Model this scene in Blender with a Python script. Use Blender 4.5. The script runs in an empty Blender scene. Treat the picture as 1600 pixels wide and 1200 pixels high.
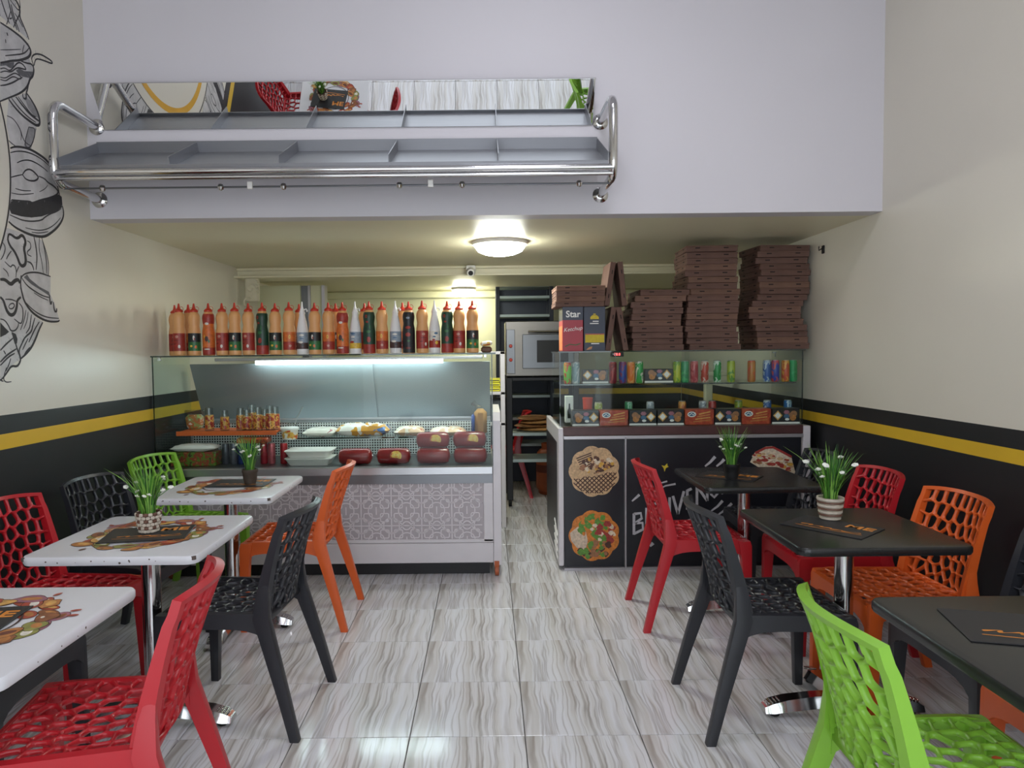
import bpy, bmesh, math, random
from mathutils import Vector, Matrix

random.seed(7)
C = bpy.context.scene.collection
PI = math.pi

# ------------------------------------------------------------------ camera
F, CX, CY, CAMH, PITCH, ROLL = 1088.0, 762.6, 600.0, 1.4128, 0.0465, -0.0103
_fw = Vector((0, math.cos(PITCH), -math.sin(PITCH)))
_up = Vector((0, math.sin(PITCH), math.cos(PITCH)))
_rt = Vector((1, 0, 0))
_r3 = _rt * math.cos(ROLL) + _up * math.sin(ROLL)
_u3 = _up * math.cos(ROLL) - _rt * math.sin(ROLL)
CAMP = Vector((0, 0, CAMH))
cam_data = bpy.data.cameras.new('camera')
cam = bpy.data.objects.new('camera', cam_data)
C.objects.link(cam)
cam_data.sensor_fit = 'HORIZONTAL'
cam_data.sensor_width = 36.0
cam_data.lens = F * 36.0 / 1600.0
cam_data.shift_x = (800.0 - CX) / 1600.0
cam_data.clip_start = 0.05
Mc = Matrix(((_r3.x, _u3.x, -_fw.x, CAMP.x), (_r3.y, _u3.y, -_fw.y, CAMP.y), (_r3.z, _u3.z, -_fw.z, CAMP.z), (0, 0, 0, 1)))
cam.matrix_world = Mc
sc = bpy.context.scene
sc.camera = cam


def ray(u, v):
    return _fw + _r3 * ((u - CX) / F) + _u3 * ((CY - v) / F)


def on_y(u, v, y):
    d = ray(u, v)
    return CAMP + d * (y / d.y)


def on_x(u, v, x):
    d = ray(u, v)
    return CAMP + d * (x / d.x)


def on_z(u, v, z):
    d = ray(u, v)
    return CAMP + d * ((z - CAMH) / d.z)


# ------------------------------------------------------------------ world, colour
sc.view_settings.view_transform = 'Standard'
sc.view_settings.look = 'None'
sc.view_settings.gamma = 1.0
sc.view_settings.exposure = 0.22
sc.view_settings.use_curve_mapping = False
world = bpy.data.worlds.new('world')
sc.world = world
world.use_nodes = True
_bg = world.node_tree.nodes['Background']
_bg.inputs[0].default_value = (0.86, 0.92, 1.0, 1)
_bg.inputs[1].default_value = 2.6

LAMP_CEIL = 58.0      # emission of the round lamp under the low ceiling
LAMP_KITCHEN = 55.0
LAMP_ROOM = 13.0
LAMP_TUBE = 30.0

# ------------------------------------------------------------------ materials


def lin(h):
    h = h.lstrip('#')
    out = []
    for i in (0, 2, 4):
        c = int(h[i:i + 2], 16) / 255.0
        out.append(c / 12.92 if c <= 0.04045 else ((c + 0.055) / 1.055) ** 2.4)
    return (out[0], out[1], out[2], 1.0)


MATS = {}


def mat(name, col='#888888', rough=0.5, metal=0.0, var=0.06, scale=9.0, bump=0.0, bscale=60.0, spec=0.5, coat=0.0, emit=None, es=0.0):
    if name in MATS:
        return MATS[name]
    m = bpy.data.materials.new(name)
    m.use_nodes = True
    nt = m.node_tree
    b = nt.nodes['Principled BSDF']
    c = lin(col) if isinstance(col, str) else col
    b.inputs['Roughness'].default_value = rough
    b.inputs['Metallic'].default_value = metal
    b.inputs['Specular IOR Level'].default_value = spec
    b.inputs['Coat Weight'].default_value = coat
    tc = nt.nodes.new('ShaderNodeTexCoord')
    if var > 0:
        n = nt.nodes.new('ShaderNodeTexNoise')
        n.inputs['Scale'].default_value = scale
        n.inputs['Detail'].default_value = 4
        nt.links.new(tc.outputs['Object'], n.inputs['Vector'])
        r = nt.nodes.new('ShaderNodeValToRGB')
        r.color_ramp.elements[0].position = 0.3
        r.color_ramp.elements[1].position = 0.7
        r.color_ramp.elements[0].color = tuple(x * (1 - var) for x in c[:3]) + (1,)
        r.color_ramp.elements[1].color = tuple(min(1, x * (1 + var)) for x in c[:3]) + (1,)
        nt.links.new(n.outputs['Fac'], r.inputs['Fac'])
        nt.links.new(r.outputs['Color'], b.inputs['Base Color'])
    else:
        b.inputs['Base Color'].default_value = c
    if bump > 0:
        n2 = nt.nodes.new('ShaderNodeTexNoise')
        n2.inputs['Scale'].default_value = bscale
        n2.inputs['Detail'].default_value = 3
        nt.links.new(tc.outputs['Object'], n2.inputs['Vector'])
        bp = nt.nodes.new('ShaderNodeBump')
        bp.inputs['Strength'].default_value = bump
        bp.inputs['Distance'].default_value = 0.004
        nt.links.new(n2.outputs['Fac'], bp.inputs['Height'])
        nt.links.new(bp.outputs['Normal'], b.inputs['Normal'])
    if emit:
        b.inputs['Emission Color'].default_value = lin(emit)
        b.inputs['Emission Strength'].default_value = es
    MATS[name] = m
    return m


def print_mat(name, cols, scale=30.0, rough=0.4, stretch=(1, 1, 1)):
    """mottled flat print: a few ink colours in patches, as on a small label"""
    if name in MATS:
        return MATS[name]
    m = bpy.data.materials.new(name)
    m.use_nodes = True
    nt = m.node_tree
    b = nt.nodes['Principled BSDF']
    b.inputs['Roughness'].default_value = rough
    tc = nt.nodes.new('ShaderNodeTexCoord')
    mp = nt.nodes.new('ShaderNodeMapping')
    mp.inputs['Scale'].default_value = stretch
    nt.links.new(tc.outputs['Object'], mp.inputs['Vector'])
    n = nt.nodes.new('ShaderNodeTexNoise')
    n.inputs['Scale'].default_value = scale
    n.inputs['Detail'].default_value = 2
    n.inputs['Distortion'].default_value = 0.6
    nt.links.new(mp.outputs['Vector'], n.inputs['Vector'])
    r = nt.nodes.new('ShaderNodeValToRGB')
    r.color_ramp.interpolation = 'CONSTANT'
    els = r.color_ramp.elements
    k = len(cols)
    while len(els) < k:
        els.new(0.5)
    for i, c in enumerate(cols):
        els[i].position = 0.0 if i == 0 else 0.36 + 0.28 * (i - 1) / max(1, k - 2) if k > 2 else 0.5
        els[i].color = lin(c)
    nt.links.new(n.outputs['Fac'], r.inputs['Fac'])
    nt.links.new(r.outputs['Color'], b.inputs['Base Color'])
    MATS[name] = m
    return m


def glass_mat(name, tint='#f9fdfb', base=0.012, edge=0.45):
    m = bpy.data.materials.new(name)
    m.use_nodes = True
    nt = m.node_tree
    nt.nodes.remove(nt.nodes['Principled BSDF'])
    out = nt.nodes['Material Output']
    tr = nt.nodes.new('ShaderNodeBsdfTransparent')
    tr.inputs[0].default_value = lin(tint)
    gl = nt.nodes.new('ShaderNodeBsdfGlossy')
    gl.inputs['Roughness'].default_value = 0.02
    lw = nt.nodes.new('ShaderNodeLayerWeight')
    lw.inputs['Blend'].default_value = 0.5
    pw = nt.nodes.new('ShaderNodeMath')
    pw.operation = 'POWER'
    pw.inputs[1].default_value = 4.0
    nt.links.new(lw.outputs['Facing'], pw.inputs[0])
    ma = nt.nodes.new('ShaderNodeMath')
    ma.operation = 'MULTIPLY_ADD'
    ma.inputs[1].default_value = edge
    ma.inputs[2].default_value = base
    nt.links.new(pw.outputs[0], ma.inputs[0])
    mx = nt.nodes.new('ShaderNodeMixShader')
    nt.links.new(ma.outputs[0], mx.inputs[0])
    nt.links.new(tr.outputs[0], mx.inputs[1])
    nt.links.new(gl.outputs[0], mx.inputs[2])
    nt.links.new(mx.outputs[0], out.inputs['Surface'])
    MATS[name] = m
    return m


def emit_mat(name, col, strength):
    m = bpy.data.materials.new(name)
    m.use_nodes = True
    nt = m.node_tree
    b = nt.nodes['Principled BSDF']
    b.inputs['Base Color'].default_value = (0.8, 0.8, 0.8, 1)
    b.inputs['Emission Color'].default_value = lin(col)
    b.inputs['Emission Strength'].default_value = strength
    MATS[name] = m
    return m


def tile_material():
    m = bpy.data.materials.new('veined_tile')
    m.use_nodes = True
    nt = m.node_tree
    N, L = nt.nodes.new, nt.links.new
    b = nt.nodes['Principled BSDF']
    b.inputs['Roughness'].default_value = 0.13
    tc = N('ShaderNodeTexCoord')
    wig = N('ShaderNodeTexNoise')
    wig.inputs['Scale'].default_value = 4.0
    wig.inputs['Detail'].default_value = 2.5
    L(tc.outputs['Object'], wig.inputs['Vector'])
    sx = N('ShaderNodeSeparateXYZ')
    L(tc.outputs['Object'], sx.inputs[0])
    ad = N('ShaderNodeMath'); ad.operation = 'MULTIPLY_ADD'
    L(wig.outputs['Fac'], ad.inputs[0]); ad.inputs[1].default_value = 0.05
    L(sx.outputs['X'], ad.inputs[2])
    ys = N('ShaderNodeMath'); ys.operation = 'MULTIPLY'; ys.inputs[1].default_value = 0.035
    L(sx.outputs['Y'], ys.inputs[0])
    cb = N('ShaderNodeCombineXYZ')
    L(ad.outputs[0], cb.inputs['X']); L(ys.outputs[0], cb.inputs['Y'])

    def layer(scale, detail, off, stops):
        mo = N('ShaderNodeMapping')
        mo.inputs['Location'].default_value = (off, off * .37, off)
        L(cb.outputs[0], mo.inputs['Vector'])
        n = N('ShaderNodeTexNoise')
        n.inputs['Scale'].default_value = scale
        n.inputs['Detail'].default_value = detail
        n.inputs['Roughness'].default_value = 0.6
        L(mo.outputs[0], n.inputs['Vector'])
        r = N('ShaderNodeValToRGB')
        e = r.color_ramp.elements
        while len(e) < len(stops):
            e.new(0.5)
        for i, (p, c) in enumerate(stops):
            e[i].position = p
            e[i].color = lin(c)
        L(n.outputs['Fac'], r.inputs['Fac'])
        return r.outputs['Color']
    c1 = layer(19.0, 4, 1.3, [(0.30, '#c0bbb6'), (0.44, '#d8d7d7'), (0.58, '#e3e4e9'), (0.72, '#d2cfcc')])
    c2 = layer(17.0, 3, 4.7, [(0.0, '#ffffff'), (0.47, '#ffffff'), (0.5, '#a49b92'), (0.53, '#ffffff'), (1.0, '#ffffff')])
    c3 = layer(8.0, 2, 9.1, [(0.0, '#ffffff'), (0.53, '#ffffff'), (0.555, '#b5aca2'), (0.59, '#ffffff')])
    prev = c1
    for c, f_ in ((c2, .5), (c3, .6)):
        mx = N('ShaderNodeMix'); mx.data_type = 'RGBA'; mx.blend_type = 'MULTIPLY'
        mx.inputs['Factor'].default_value = f_
        L(prev, mx.inputs[6]); L(c, mx.inputs[7])
        prev = mx.outputs[2]
    L(prev, b.inputs['Base Color'])
    MATS['veined_tile'] = m
    return m


def perforated_material():
    m = bpy.data.materials.new('perforated_sheet')
    m.use_nodes = True
    nt = m.node_tree
    b = nt.nodes['Principled BSDF']
    b.inputs['Roughness'].default_value = 0.4
    b.inputs['Metallic'].default_value = 0.3
    tc = nt.nodes.new('ShaderNodeTexCoord')
    sx = nt.nodes.new('ShaderNodeSeparateXYZ')
    nt.links.new(tc.outputs['Object'], sx.inputs[0])
    prod = []
    for a in ('X', 'Z'):
        mu = nt.nodes.new('ShaderNodeMath'); mu.operation = 'MULTIPLY'; mu.inputs[1].default_value = 2 * PI / 0.0178
        nt.links.new(sx.outputs[a], mu.inputs[0])
        si = nt.nodes.new('ShaderNodeMath'); si.operation = 'SINE'
        nt.links.new(mu.outputs[0], si.inputs[0])
        gt = nt.nodes.new('ShaderNodeMath'); gt.operation = 'GREATER_THAN'; gt.inputs[1].default_value = -0.25
        nt.links.new(si.outputs[0], gt.inputs[0])
        prod.append(gt)
    mm = nt.nodes.new('ShaderNodeMath'); mm.operation = 'MULTIPLY'
    nt.links.new(prod[0].outputs[0], mm.inputs[0])
    nt.links.new(prod[1].outputs[0], mm.inputs[1])
    mx = nt.nodes.new('ShaderNodeMix'); mx.data_type = 'RGBA'
    mx.inputs[6].default_value = lin('#e4eaea')
    mx.inputs[7].default_value = lin('#1c2426')
    nt.links.new(mm.outputs[0], mx.inputs[0])
    nt.links.new(mx.outputs[2], b.inputs['Base Color'])
    MATS['perforated_sheet'] = m
    return m


def brushed(name, col, rough=0.3, axis=(1, 60, 60)):
    m = bpy.data.materials.new(name)
    m.use_nodes = True
    nt = m.node_tree
    b = nt.nodes['Principled BSDF']
    b.inputs['Metallic'].default_value = 0.9
    tc = nt.nodes.new('ShaderNodeTexCoord')
    mp = nt.nodes.new('ShaderNodeMapping')
    mp.inputs['Scale'].default_value = axis
    nt.links.new(tc.outputs['Object'], mp.inputs['Vector'])
    n = nt.nodes.new('ShaderNodeTexNoise')
    n.inputs['Scale'].default_value = 3.0
    nt.links.new(mp.outputs['Vector'], n.inputs['Vector'])
    r = nt.nodes.new('ShaderNodeMapRange')
    r.inputs['To Min'].default_value = rough * 0.8
    r.inputs['To Max'].default_value = rough * 1.25
    nt.links.new(n.outputs['Fac'], r.inputs['Value'])
    nt.links.new(r.outputs['Result'], b.inputs['Roughness'])
    b.inputs['Base Color'].default_value = lin(col)
    MATS[name] = m
    return m


tile_material(); perforated_material()
brushed('steel', '#b9bbbd', 0.3)
brushed('steel_dark', '#77797c', 0.34)
brushed('oven_steel', '#85817c', 0.4)
brushed('tray_steel', '#97989c', 0.42)
mat('door_steel', '#8f989b', .42, .35, .03, 3)
mat('chrome', '#d6d6d6', 0.12, 1.0, 0.02)
mat('mirror', '#f2f4f4', 0.008, 1.0, 0.0)
glass_mat('glass')
glass_mat('glass_edge', '#4f8574', 0.08, 0.4)
glass_mat('tumbler', '#eef2f2', 0.10, 0.6)
glass_mat('plastic_film', '#f4f6f6', 0.12, 0.5)
mat('wall_cream', '#d9d4c6', 0.33, 0, 0.025, 1.5, 0.10, 22, spec=0.45)
mat('wall_white', '#d2cfd4', 0.5, 0, 0.02, 1.3, 0.08, 25)
mat('ceiling_cream', '#e0dabd', 0.4, 0, 0.03, 1.2)
mat('kitchen_wall', '#d6d6b4', 0.45, 0, 0.03, 1.2)
mat('band_black', '#1b1c1f', 0.45, 0, 0.08, 4)
mat('stripe_yellow', '#d8b02c', 0.42, 0, 0.05, 4)
mat('grout', '#55524e', 0.8, 0, 0.1)
mat('ink', '#2b2a2d', 0.6, 0, 0.15, 40)
mat('ink_soft', '#5d5c5f', 0.6, 0, 0.2, 40)
mat('ink_grey', '#8b8a8b', 0.6, 0, 0.15, 40)
mat('ink_wash', '#bdbbba', 0.5, 0, 0.16, 14)
mat('paint_yellow', '#d5a021', 0.5, 0, 0.05)
mat('paint_white', '#d5d3cd', 0.45, 0, 0.02)
CHAIRCOL = {'red': '#b51d27', 'black': '#2a2b30', 'green': '#84b93a', 'orange': '#d65d22'}
for k, c in CHAIRCOL.items():
    mat('plastic_' + k, c, 0.34, 0, 0.03, 6, spec=0.5)
mat('top_white', '#dcdde2', 0.22, 0, 0.02, 5)
mat('top_black', '#1f2021', 0.27, 0, 0.12, 7)
mat('chip', '#574a45', 0.7, 0, 0.2, 30)
mat('iron_black', '#1d1c1e', 0.45, 0.2, 0.1)
mat('rubber', '#141414', 0.7, 0, 0.1)
mat('mat_black', '#232326', 0.45, 0, 0.08, 12)
mat('mat_orange', '#d98a35', 0.5, 0, 0.08, 30)
mat('leaf_a', '#4d8a2f', 0.5, 0, 0.2, 30)
mat('leaf_b', '#7fb04a', 0.5, 0, 0.2, 30)
mat('leaf_c', '#2f5f2c', 0.5, 0, 0.2, 30)
mat('petal', '#eef0e6', 0.6, 0, 0.03)
mat('soil', '#3a2c20', 0.9, 0, 0.3, 40)
mat('pot_pale', '#c9bfb0', 0.6, 0, 0.1, 50)
mat('pot_brown', '#6a4a3c', 0.6, 0, 0.15, 50)
mat('pot_dark', '#4a4038', 0.55, 0, 0.15, 50)
mat('pot_black', '#1f1f20', 0.5, 0, 0.1)
mat('white_panel', '#d3cfd2', 0.3, 0, 0.02)
mat('lattice_back', '#afa7ab', 0.35, 0, 0.03)
mat('lattice_white', '#d9d3d6', 0.35, 0, 0.02)
mat('counter_black', '#1a1b22', 0.33, 0, 0.06, 6)
mat('alu', '#b4b2b5', 0.35, 0.7, 0.03)
mat('wood_red', '#4a2b2a', 0.35, 0, 0.2, 12)
mat('kraft', '#694d43', 0.75, 0, 0.1, 14, 0.1, 80)
mat('kraft_b', '#735547', 0.75, 0, 0.1, 14, 0.1, 80)
mat('kraft_dark', '#2b211e', 0.9, 0, 0.1)
mat('cap_red', '#c2341f', 0.4, 0, 0.05)
mat('sauce_beige', '#dfa56c', 0.38, 0, 0.04)
mat('sauce_white', '#e6e4e4', 0.35, 0, 0.03)
mat('white_plain', '#e8e6e2', 0.45, 0, 0.03)
mat('black_plain', '#17171a', 0.5, 0, 0.1)
mat('orange_shelf', '#e06a30', 0.35, 0, 0.05)
mat('meat_red', '#7d1d20', 0.28, 0, 0.18, 25)
mat('can_metal', '#b9bdc2', 0.28, 0.9, 0.03)
mat('bread', '#b98a55', 0.7, 0, 0.2, 20)
mat('bread_dark', '#8d623a', 0.7, 0, 0.2, 20)
mat('gas_orange', '#a5532c', 0.5, 0, 0.15, 8)
mat('rack_blue', '#2c3240', 0.5, 0.1, 0.08)
mat('rack_shelf', '#9aa6a2', 0.4, 0.4, 0.05)
mat('plaster', '#d6d0b8', 0.6, 0, 0.05, 20)
mat('bright_yellow', '#d9d23a', 0.5, 0, 0.05)


# ------------------------------------------------------------------ mesh builder
class MB:
    def __init__(self):
        self.v = []
        self.f = []
        self.m = []

    def add(self, vs, fs, mi=0):
        o = len(self.v)
        self.v.extend([tuple(p) for p in vs])
        for q in fs:
            self.f.append(tuple(i + o for i in q))
            self.m.append(mi)
        return self

    def box(self, c, s, mi=0, bev=0.0, rot=None, taper=None):
        hx, hy, hz = s[0] / 2, s[1] / 2, s[2] / 2
        b = min(bev, hx * .9, hy * .9, hz * .9)
        M = rot.to_3x3() if rot is not None else None
        vs, fs = [], []
        h = (hx, hy, hz)
        sg = [(i, j, k) for i in (-1, 1) for j in (-1, 1) for k in (-1, 1)]
        if b <= 0:
            vs = [Vector((q[0] * hx, q[1] * hy, q[2] * hz)) for q in sg]
            fs = [(0, 1, 3, 2), (4, 6, 7, 5), (0, 4, 5, 1), (2, 3, 7, 6), (0, 2, 6, 4), (1, 5, 7, 3)]
        else:
            idx = {}
            for q in sg:
                for a in range(3):
                    p = [q[i] * (h[i] if i == a else h[i] - b) for i in range(3)]
                    idx[(q, a)] = len(vs)
                    vs.append(Vector(p))
            for a in range(3):
                o1, o2 = (a + 1) % 3, (a + 2) % 3
                for s_ in (-1, 1):
                    r = []
                    for (x, y) in ((-1, -1), (1, -1), (1, 1), (-1, 1)):
                        q = [0, 0, 0]; q[a] = s_; q[o1] = x; q[o2] = y
                        r.append(idx[(tuple(q), a)])
                    fs.append(tuple(r if s_ > 0 else r[::-1]))
            for c_ in range(3):
                a, bb = (c_ + 1) % 3, (c_ + 2) % 3
                for sa in (-1, 1):
                    for sb in (-1, 1):
                        q1 = [0, 0, 0]; q1[a] = sa; q1[bb] = sb; q1[c_] = -1
                        q2 = list(q1); q2[c_] = 1
                        q1, q2 = tuple(q1), tuple(q2)
                        r = [idx[(q1, a)], idx[(q2, a)], idx[(q2, bb)], idx[(q1, bb)]]
                        fs.append(tuple(r if sa * sb < 0 else r[::-1]))
            for q in sg:
                r = [idx[(q, 0)], idx[(q, 1)], idx[(q, 2)]]
                fs.append(tuple(r if q[0] * q[1] * q[2] > 0 else r[::-1]))
        if taper:
            for p in vs:
                t = (p.z + hz) / (2 * hz)
                k = taper + (1 - taper) * t
                p.x *= k; p.y *= k
        c = Vector(c)
        vs = [(M @ p if M is not None else p) + c for p in vs]
        return self.add(vs, fs, mi)

    def tube(self, path, r, n=10, mi=0, closed=False, caps=True, flat=None):
        P = [Vector(p) for p in path]
        k = len(P)
        rr = r if isinstance(r, (list, tuple)) else [r] * k
        T = []
        for i in range(k):
            a = P[(i - 1) % k] if (closed or i > 0) else P[i]
            b = P[(i + 1) % k] if (closed or i < k - 1) else P[i]
            T.append((b - a).normalized())
        ref = Vector((0, 0, 1)) if abs(T[0].z) < 0.9 else Vector((1, 0, 0))
        N = (ref - T[0] * ref.dot(T[0])).normalized()
        vs = []
        for i in range(k):
            N = (N - T[i] * N.dot(T[i]))
            N = N.normalized() if N.length > 1e-6 else Vector((1, 0, 0))
            B = T[i].cross(N)
            for j in range(n):
                a = 2 * PI * j / n
                fx = flat if flat else 1.0
                vs.append(P[i] + (N * math.cos(a) + B * math.sin(a) * fx) * rr[i])
        fs = []
        for i in range(k if closed else k - 1):
            i2 = (i + 1) % k
            for j in range(n):
                j2 = (j + 1) % n
                fs.append((i * n + j, i * n + j2, i2 * n + j2, i2 * n + j))
        if caps and not closed:
            fs.append(tuple(range(n - 1, -1, -1)))
            fs.append(tuple((k - 1) * n + j for j in range(n)))
        return self.add(vs, fs, mi)

    def lathe(self, prof, c=(0, 0, 0), n=16, mi=0, M=None, sxy=(1, 1)):
        vs, fs = [], []
        c = Vector(c)
        for (r, z) in prof:
            for j in range(n):
                a = 2 * PI * j / n
                p = Vector((r * math.cos(a) * sxy[0], r * math.sin(a) * sxy[1], z))
                vs.append((M @ p if M is not None else p) + c)
        k = len(prof)
        for i in range(k - 1):
            for j in range(n):
                j2 = (j + 1) % n
                fs.append((i * n + j, i * n + j2, (i + 1) * n + j2, (i + 1) * n + j))
        if prof[0][0] > 1e-6:
            fs.append(tuple(range(n - 1, -1, -1)))
        if prof[-1][0] > 1e-6:
            fs.append(tuple((k - 1) * n + j for j in range(n)))
        return self.add(vs, fs, mi)

    def poly(self, pts, mp, mi=0):
        return self.add([mp(p) for p in pts], [tuple(range(len(pts)))], mi)

    def ribbon(self, pts, w, mp, mi=0):
        P = [Vector((p[0], p[1], 0)) for p in pts]
        L, R = [], []
        k = len(P)
        for i in range(k):
            a = P[max(0, i - 1)]; b = P[min(k - 1, i + 1)]
            t = (b - a)
            t = t.normalized() if t.length > 0 else Vector((1, 0, 0))
            nrm = Vector((-t.y, t.x, 0))
            ww = w[i] if isinstance(w, (list, tuple)) else w
            L.append(P[i] + nrm * ww / 2); R.append(P[i] - nrm * ww / 2)
        vs = [mp((p.x, p.y)) for p in L] + [mp((p.x, p.y)) for p in R]
        return self.add(vs, [(i, i + 1, k + i + 1, k + i) for i in range(k - 1)], mi)

    def mesh(self, name, mats, smooth=True, fix=True, angle=0.7):
        me = bpy.data.meshes.new(name)
        me.from_pydata(self.v, [], self.f)
        ml = mats if isinstance(mats, (list, tuple)) else [mats]
        for x in ml:
            me.materials.append(MATS[x] if isinstance(x, str) else x)
        me.polygons.foreach_set('material_index', self.m)
        if fix:
            bm = bmesh.new(); bm.from_mesh(me)
            bmesh.ops.recalc_face_normals(bm, faces=bm.faces)
            bm.to_mesh(me); bm.free()
        if smooth:
            me.polygons.foreach_set('use_smooth', [True] * len(me.polygons))
            me.set_sharp_from_angle(angle=angle)
        me.update()
        return me

    def build(self, name, mats, parent=None, smooth=True, fix=True, angle=0.7):
        return link(name, self.mesh(name, mats, smooth, fix, angle), parent)


def link(name, me, parent=None, loc=None, rot=None):
    o = bpy.data.objects.new(name, me)
    C.objects.link(o)
    if parent is not None:
        o.parent = parent
    if loc is not None:
        o.location = loc
    if rot is not None:
        o.rotation_euler = rot
    return o


def tag(o, label=None, cat=None, group=None, kind=None):
    if label: o['label'] = label
    if cat: o['category'] = cat
    if group: o['group'] = group
    if kind: o['kind'] = kind
    return o


def thing(name, label, cat, loc=(0, 0, 0), rz=0.0, group=None):
    o = bpy.data.objects.new(name, None)
    o.empty_display_size = 0.05
    C.objects.link(o)
    o.location = loc
    o.rotation_euler = (0, 0, rz)
    return tag(o, label, cat, group)


def struct(o):
    o['kind'] = 'structure'
    return o


def copy_tree(o, parent=None):
    c = o.copy()
    C.objects.link(c)
    c.parent = parent
    for ch in list(o.children):
        copy_tree(ch, c)
    return c


def text_mesh(s, size=1.0, extrude=0.0, bold=0.0, shear=0.0):
    cu = bpy.data.curves.new('lettering', 'FONT')
    cu.body = s
    cu.size = size
    cu.extrude = extrude
    cu.offset = bold
    cu.shear = shear
    cu.align_x = 'CENTER'
    cu.align_y = 'CENTER'
    cu.resolution_u = 3
    o = bpy.data.objects.new('lettering', cu)
    C.objects.link(o)
    bpy.context.view_layer.update()
    me = bpy.data.meshes.new_from_object(o)
    bpy.data.objects.remove(o)
    bpy.data.curves.remove(cu)
    return me


def lettering(name, s, size, m, parent, loc, rot, bold=0.0, shear=0.0, sx=1.0):
    me = text_mesh(s, size, 0.0004, bold, shear)
    me.materials.clear()
    me.materials.append(MATS[m])
    o = link(name, me, parent, loc, rot)
    o.scale = (sx, 1, 1)
    return o


RX90 = (PI / 2, 0, 0)

# ------------------------------------------------------------------ room shell
XW = 2.1
Y0, Y1 = -1.2, 7.55
YB = 3.73           # face of the wall above the counters
ZC = 2.135          # low ceiling
ZTOP = 3.75
T = 0.424
GX, GY = -0.3014, 3.7698

fl = MB().box((0, (Y0 + Y1) / 2, -0.06), (2 * XW + 0.4, Y1 - Y0 + 0.4, 0.1)).build('floor', 'grout', smooth=False)
struct(fl)
_tm = MB().box((0, 0, -0.006), (T - 0.0035, T - 0.0035, 0.012), 0, 0.0012).mesh('tile', 'veined_tile', smooth=False)
i0 = int(math.floor((-XW - GX) / T)); i1 = int(math.floor((XW - GX) / T))
j0 = int(math.floor((Y0 - GY) / T)); j1 = int(math.floor((Y1 - GY) / T))
for i in range(i0, i1 + 1):
    for j in range(j0, j1 + 1):
        cx, cy = GX + (i + .5) * T, GY + (j + .5) * T
        xa, xb = max(cx - T / 2 + .0017, -XW), min(cx + T / 2 - .0017, XW)
        ya, yb = max(cy - T / 2 + .0017, Y0), min(cy + T / 2 - .0017, Y1)
        if xb - xa < .02 or yb - ya < .02:
            continue
        if xb - xa > T - .006 and yb - ya > T - .006:
            me = _tm
        else:
            me = MB().box(((xa + xb) / 2 - cx, (ya + yb) / 2 - cy, -0.006), (xb - xa, yb - ya, 0.012), 0, .0012).mesh('tile', 'veined_tile', smooth=False)
        link('tile', me, fl, (cx, cy, 0.0))

W = 0.15
wl = struct(MB().box((-XW - W / 2, (Y0 + Y1) / 2, ZTOP / 2), (W, Y1 - Y0 + .3, ZTOP)).build('wall_left', 'wall_cream', smooth=False))
wr = struct(MB().box((XW + W / 2, (Y0 + Y1) / 2, ZTOP / 2), (W, Y1 - Y0 + .3, ZTOP)).build('wall_right', 'wall_cream', smooth=False))
wb = struct(MB().box((0, Y1 + W / 2, ZTOP / 2), (2 * XW, W, ZTOP)).build('wall_back', 'kitchen_wall', smooth=False))
wu = struct(MB().box((0, YB + .06, (ZC + ZTOP) / 2), (2 * XW, .12, ZTOP - ZC)).build('wall_upper', 'wall_white', smooth=False))
# street side: open shop front
wfm = MB()
wfm.box((-1.95, Y0 - W / 2, 1.45), (.3, W, 2.9)).box((1.95, Y0 - W / 2, 1.45), (.3, W, 2.9)).box((0, Y0 - W / 2, 3.33), (2 * XW, W, .86))
wf = struct(wfm.build('wall_front', 'wall_cream', smooth=False))
ce = struct(MB().box((0, (Y0 + YB) / 2, ZTOP + .05), (2 * XW + .3, YB - Y0 + .3, .1)).build('ceiling', 'wall_white', smooth=False))
YBM = 5.9
lc = struct(MB().box((0, (YB + .12 + YBM) / 2, ZC + .05), (2 * XW, YBM - YB - .12, .1)).build('ceiling', 'ceiling_cream', smooth=False))
ck = struct(MB().box((0, (YBM + .2 + Y1) / 2, 2.12), (2 * XW, Y1 - YBM - .2, .1)).build('ceiling', 'ceiling_cream', smooth=False))
bmb = MB().box((0, YBM + .1, 2.105), (2 * XW, .2, .09)).box((0, YBM - .012, 2.122), (2 * XW, .03, .024), 0, .004).box((0, YBM + .05, 2.052), (2 * XW, .3, .016), 0, .004)
struct(bmb.build('trim_1', 'ceiling_cream', smooth=False))
struct(MB().box((0, Y1 - .03, 2.03), (2 * XW, .06, .075), 0, .01).build('trim_2', 'kitchen_wall', smooth=False))


def band(wall, axis, zs, m, name):
    if axis == 'L':
        o = MB().box((-XW + .0006, (Y0 + Y1) / 2, (zs[0] + zs[1]) / 2), (.0012, Y1 - Y0, zs[1] - zs[0]))
    elif axis == 'R':
        o = MB().box((XW - .0006, (Y0 + Y1) / 2, (zs[0] + zs[1]) / 2), (.0012, Y1 - Y0, zs[1] - zs[0]))
    else:
        o = MB().box((0, Y1 - .0006, (zs[0] + zs[1]) / 2), (2 * XW - .01, .0012, zs[1] - zs[0]))
    return o.build(name, m, wall, smooth=False)


def zl(u, v):
    return on_x(u, v, -XW).z


def zr(u, v):
    return on_x(u, v, XW).z


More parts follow.
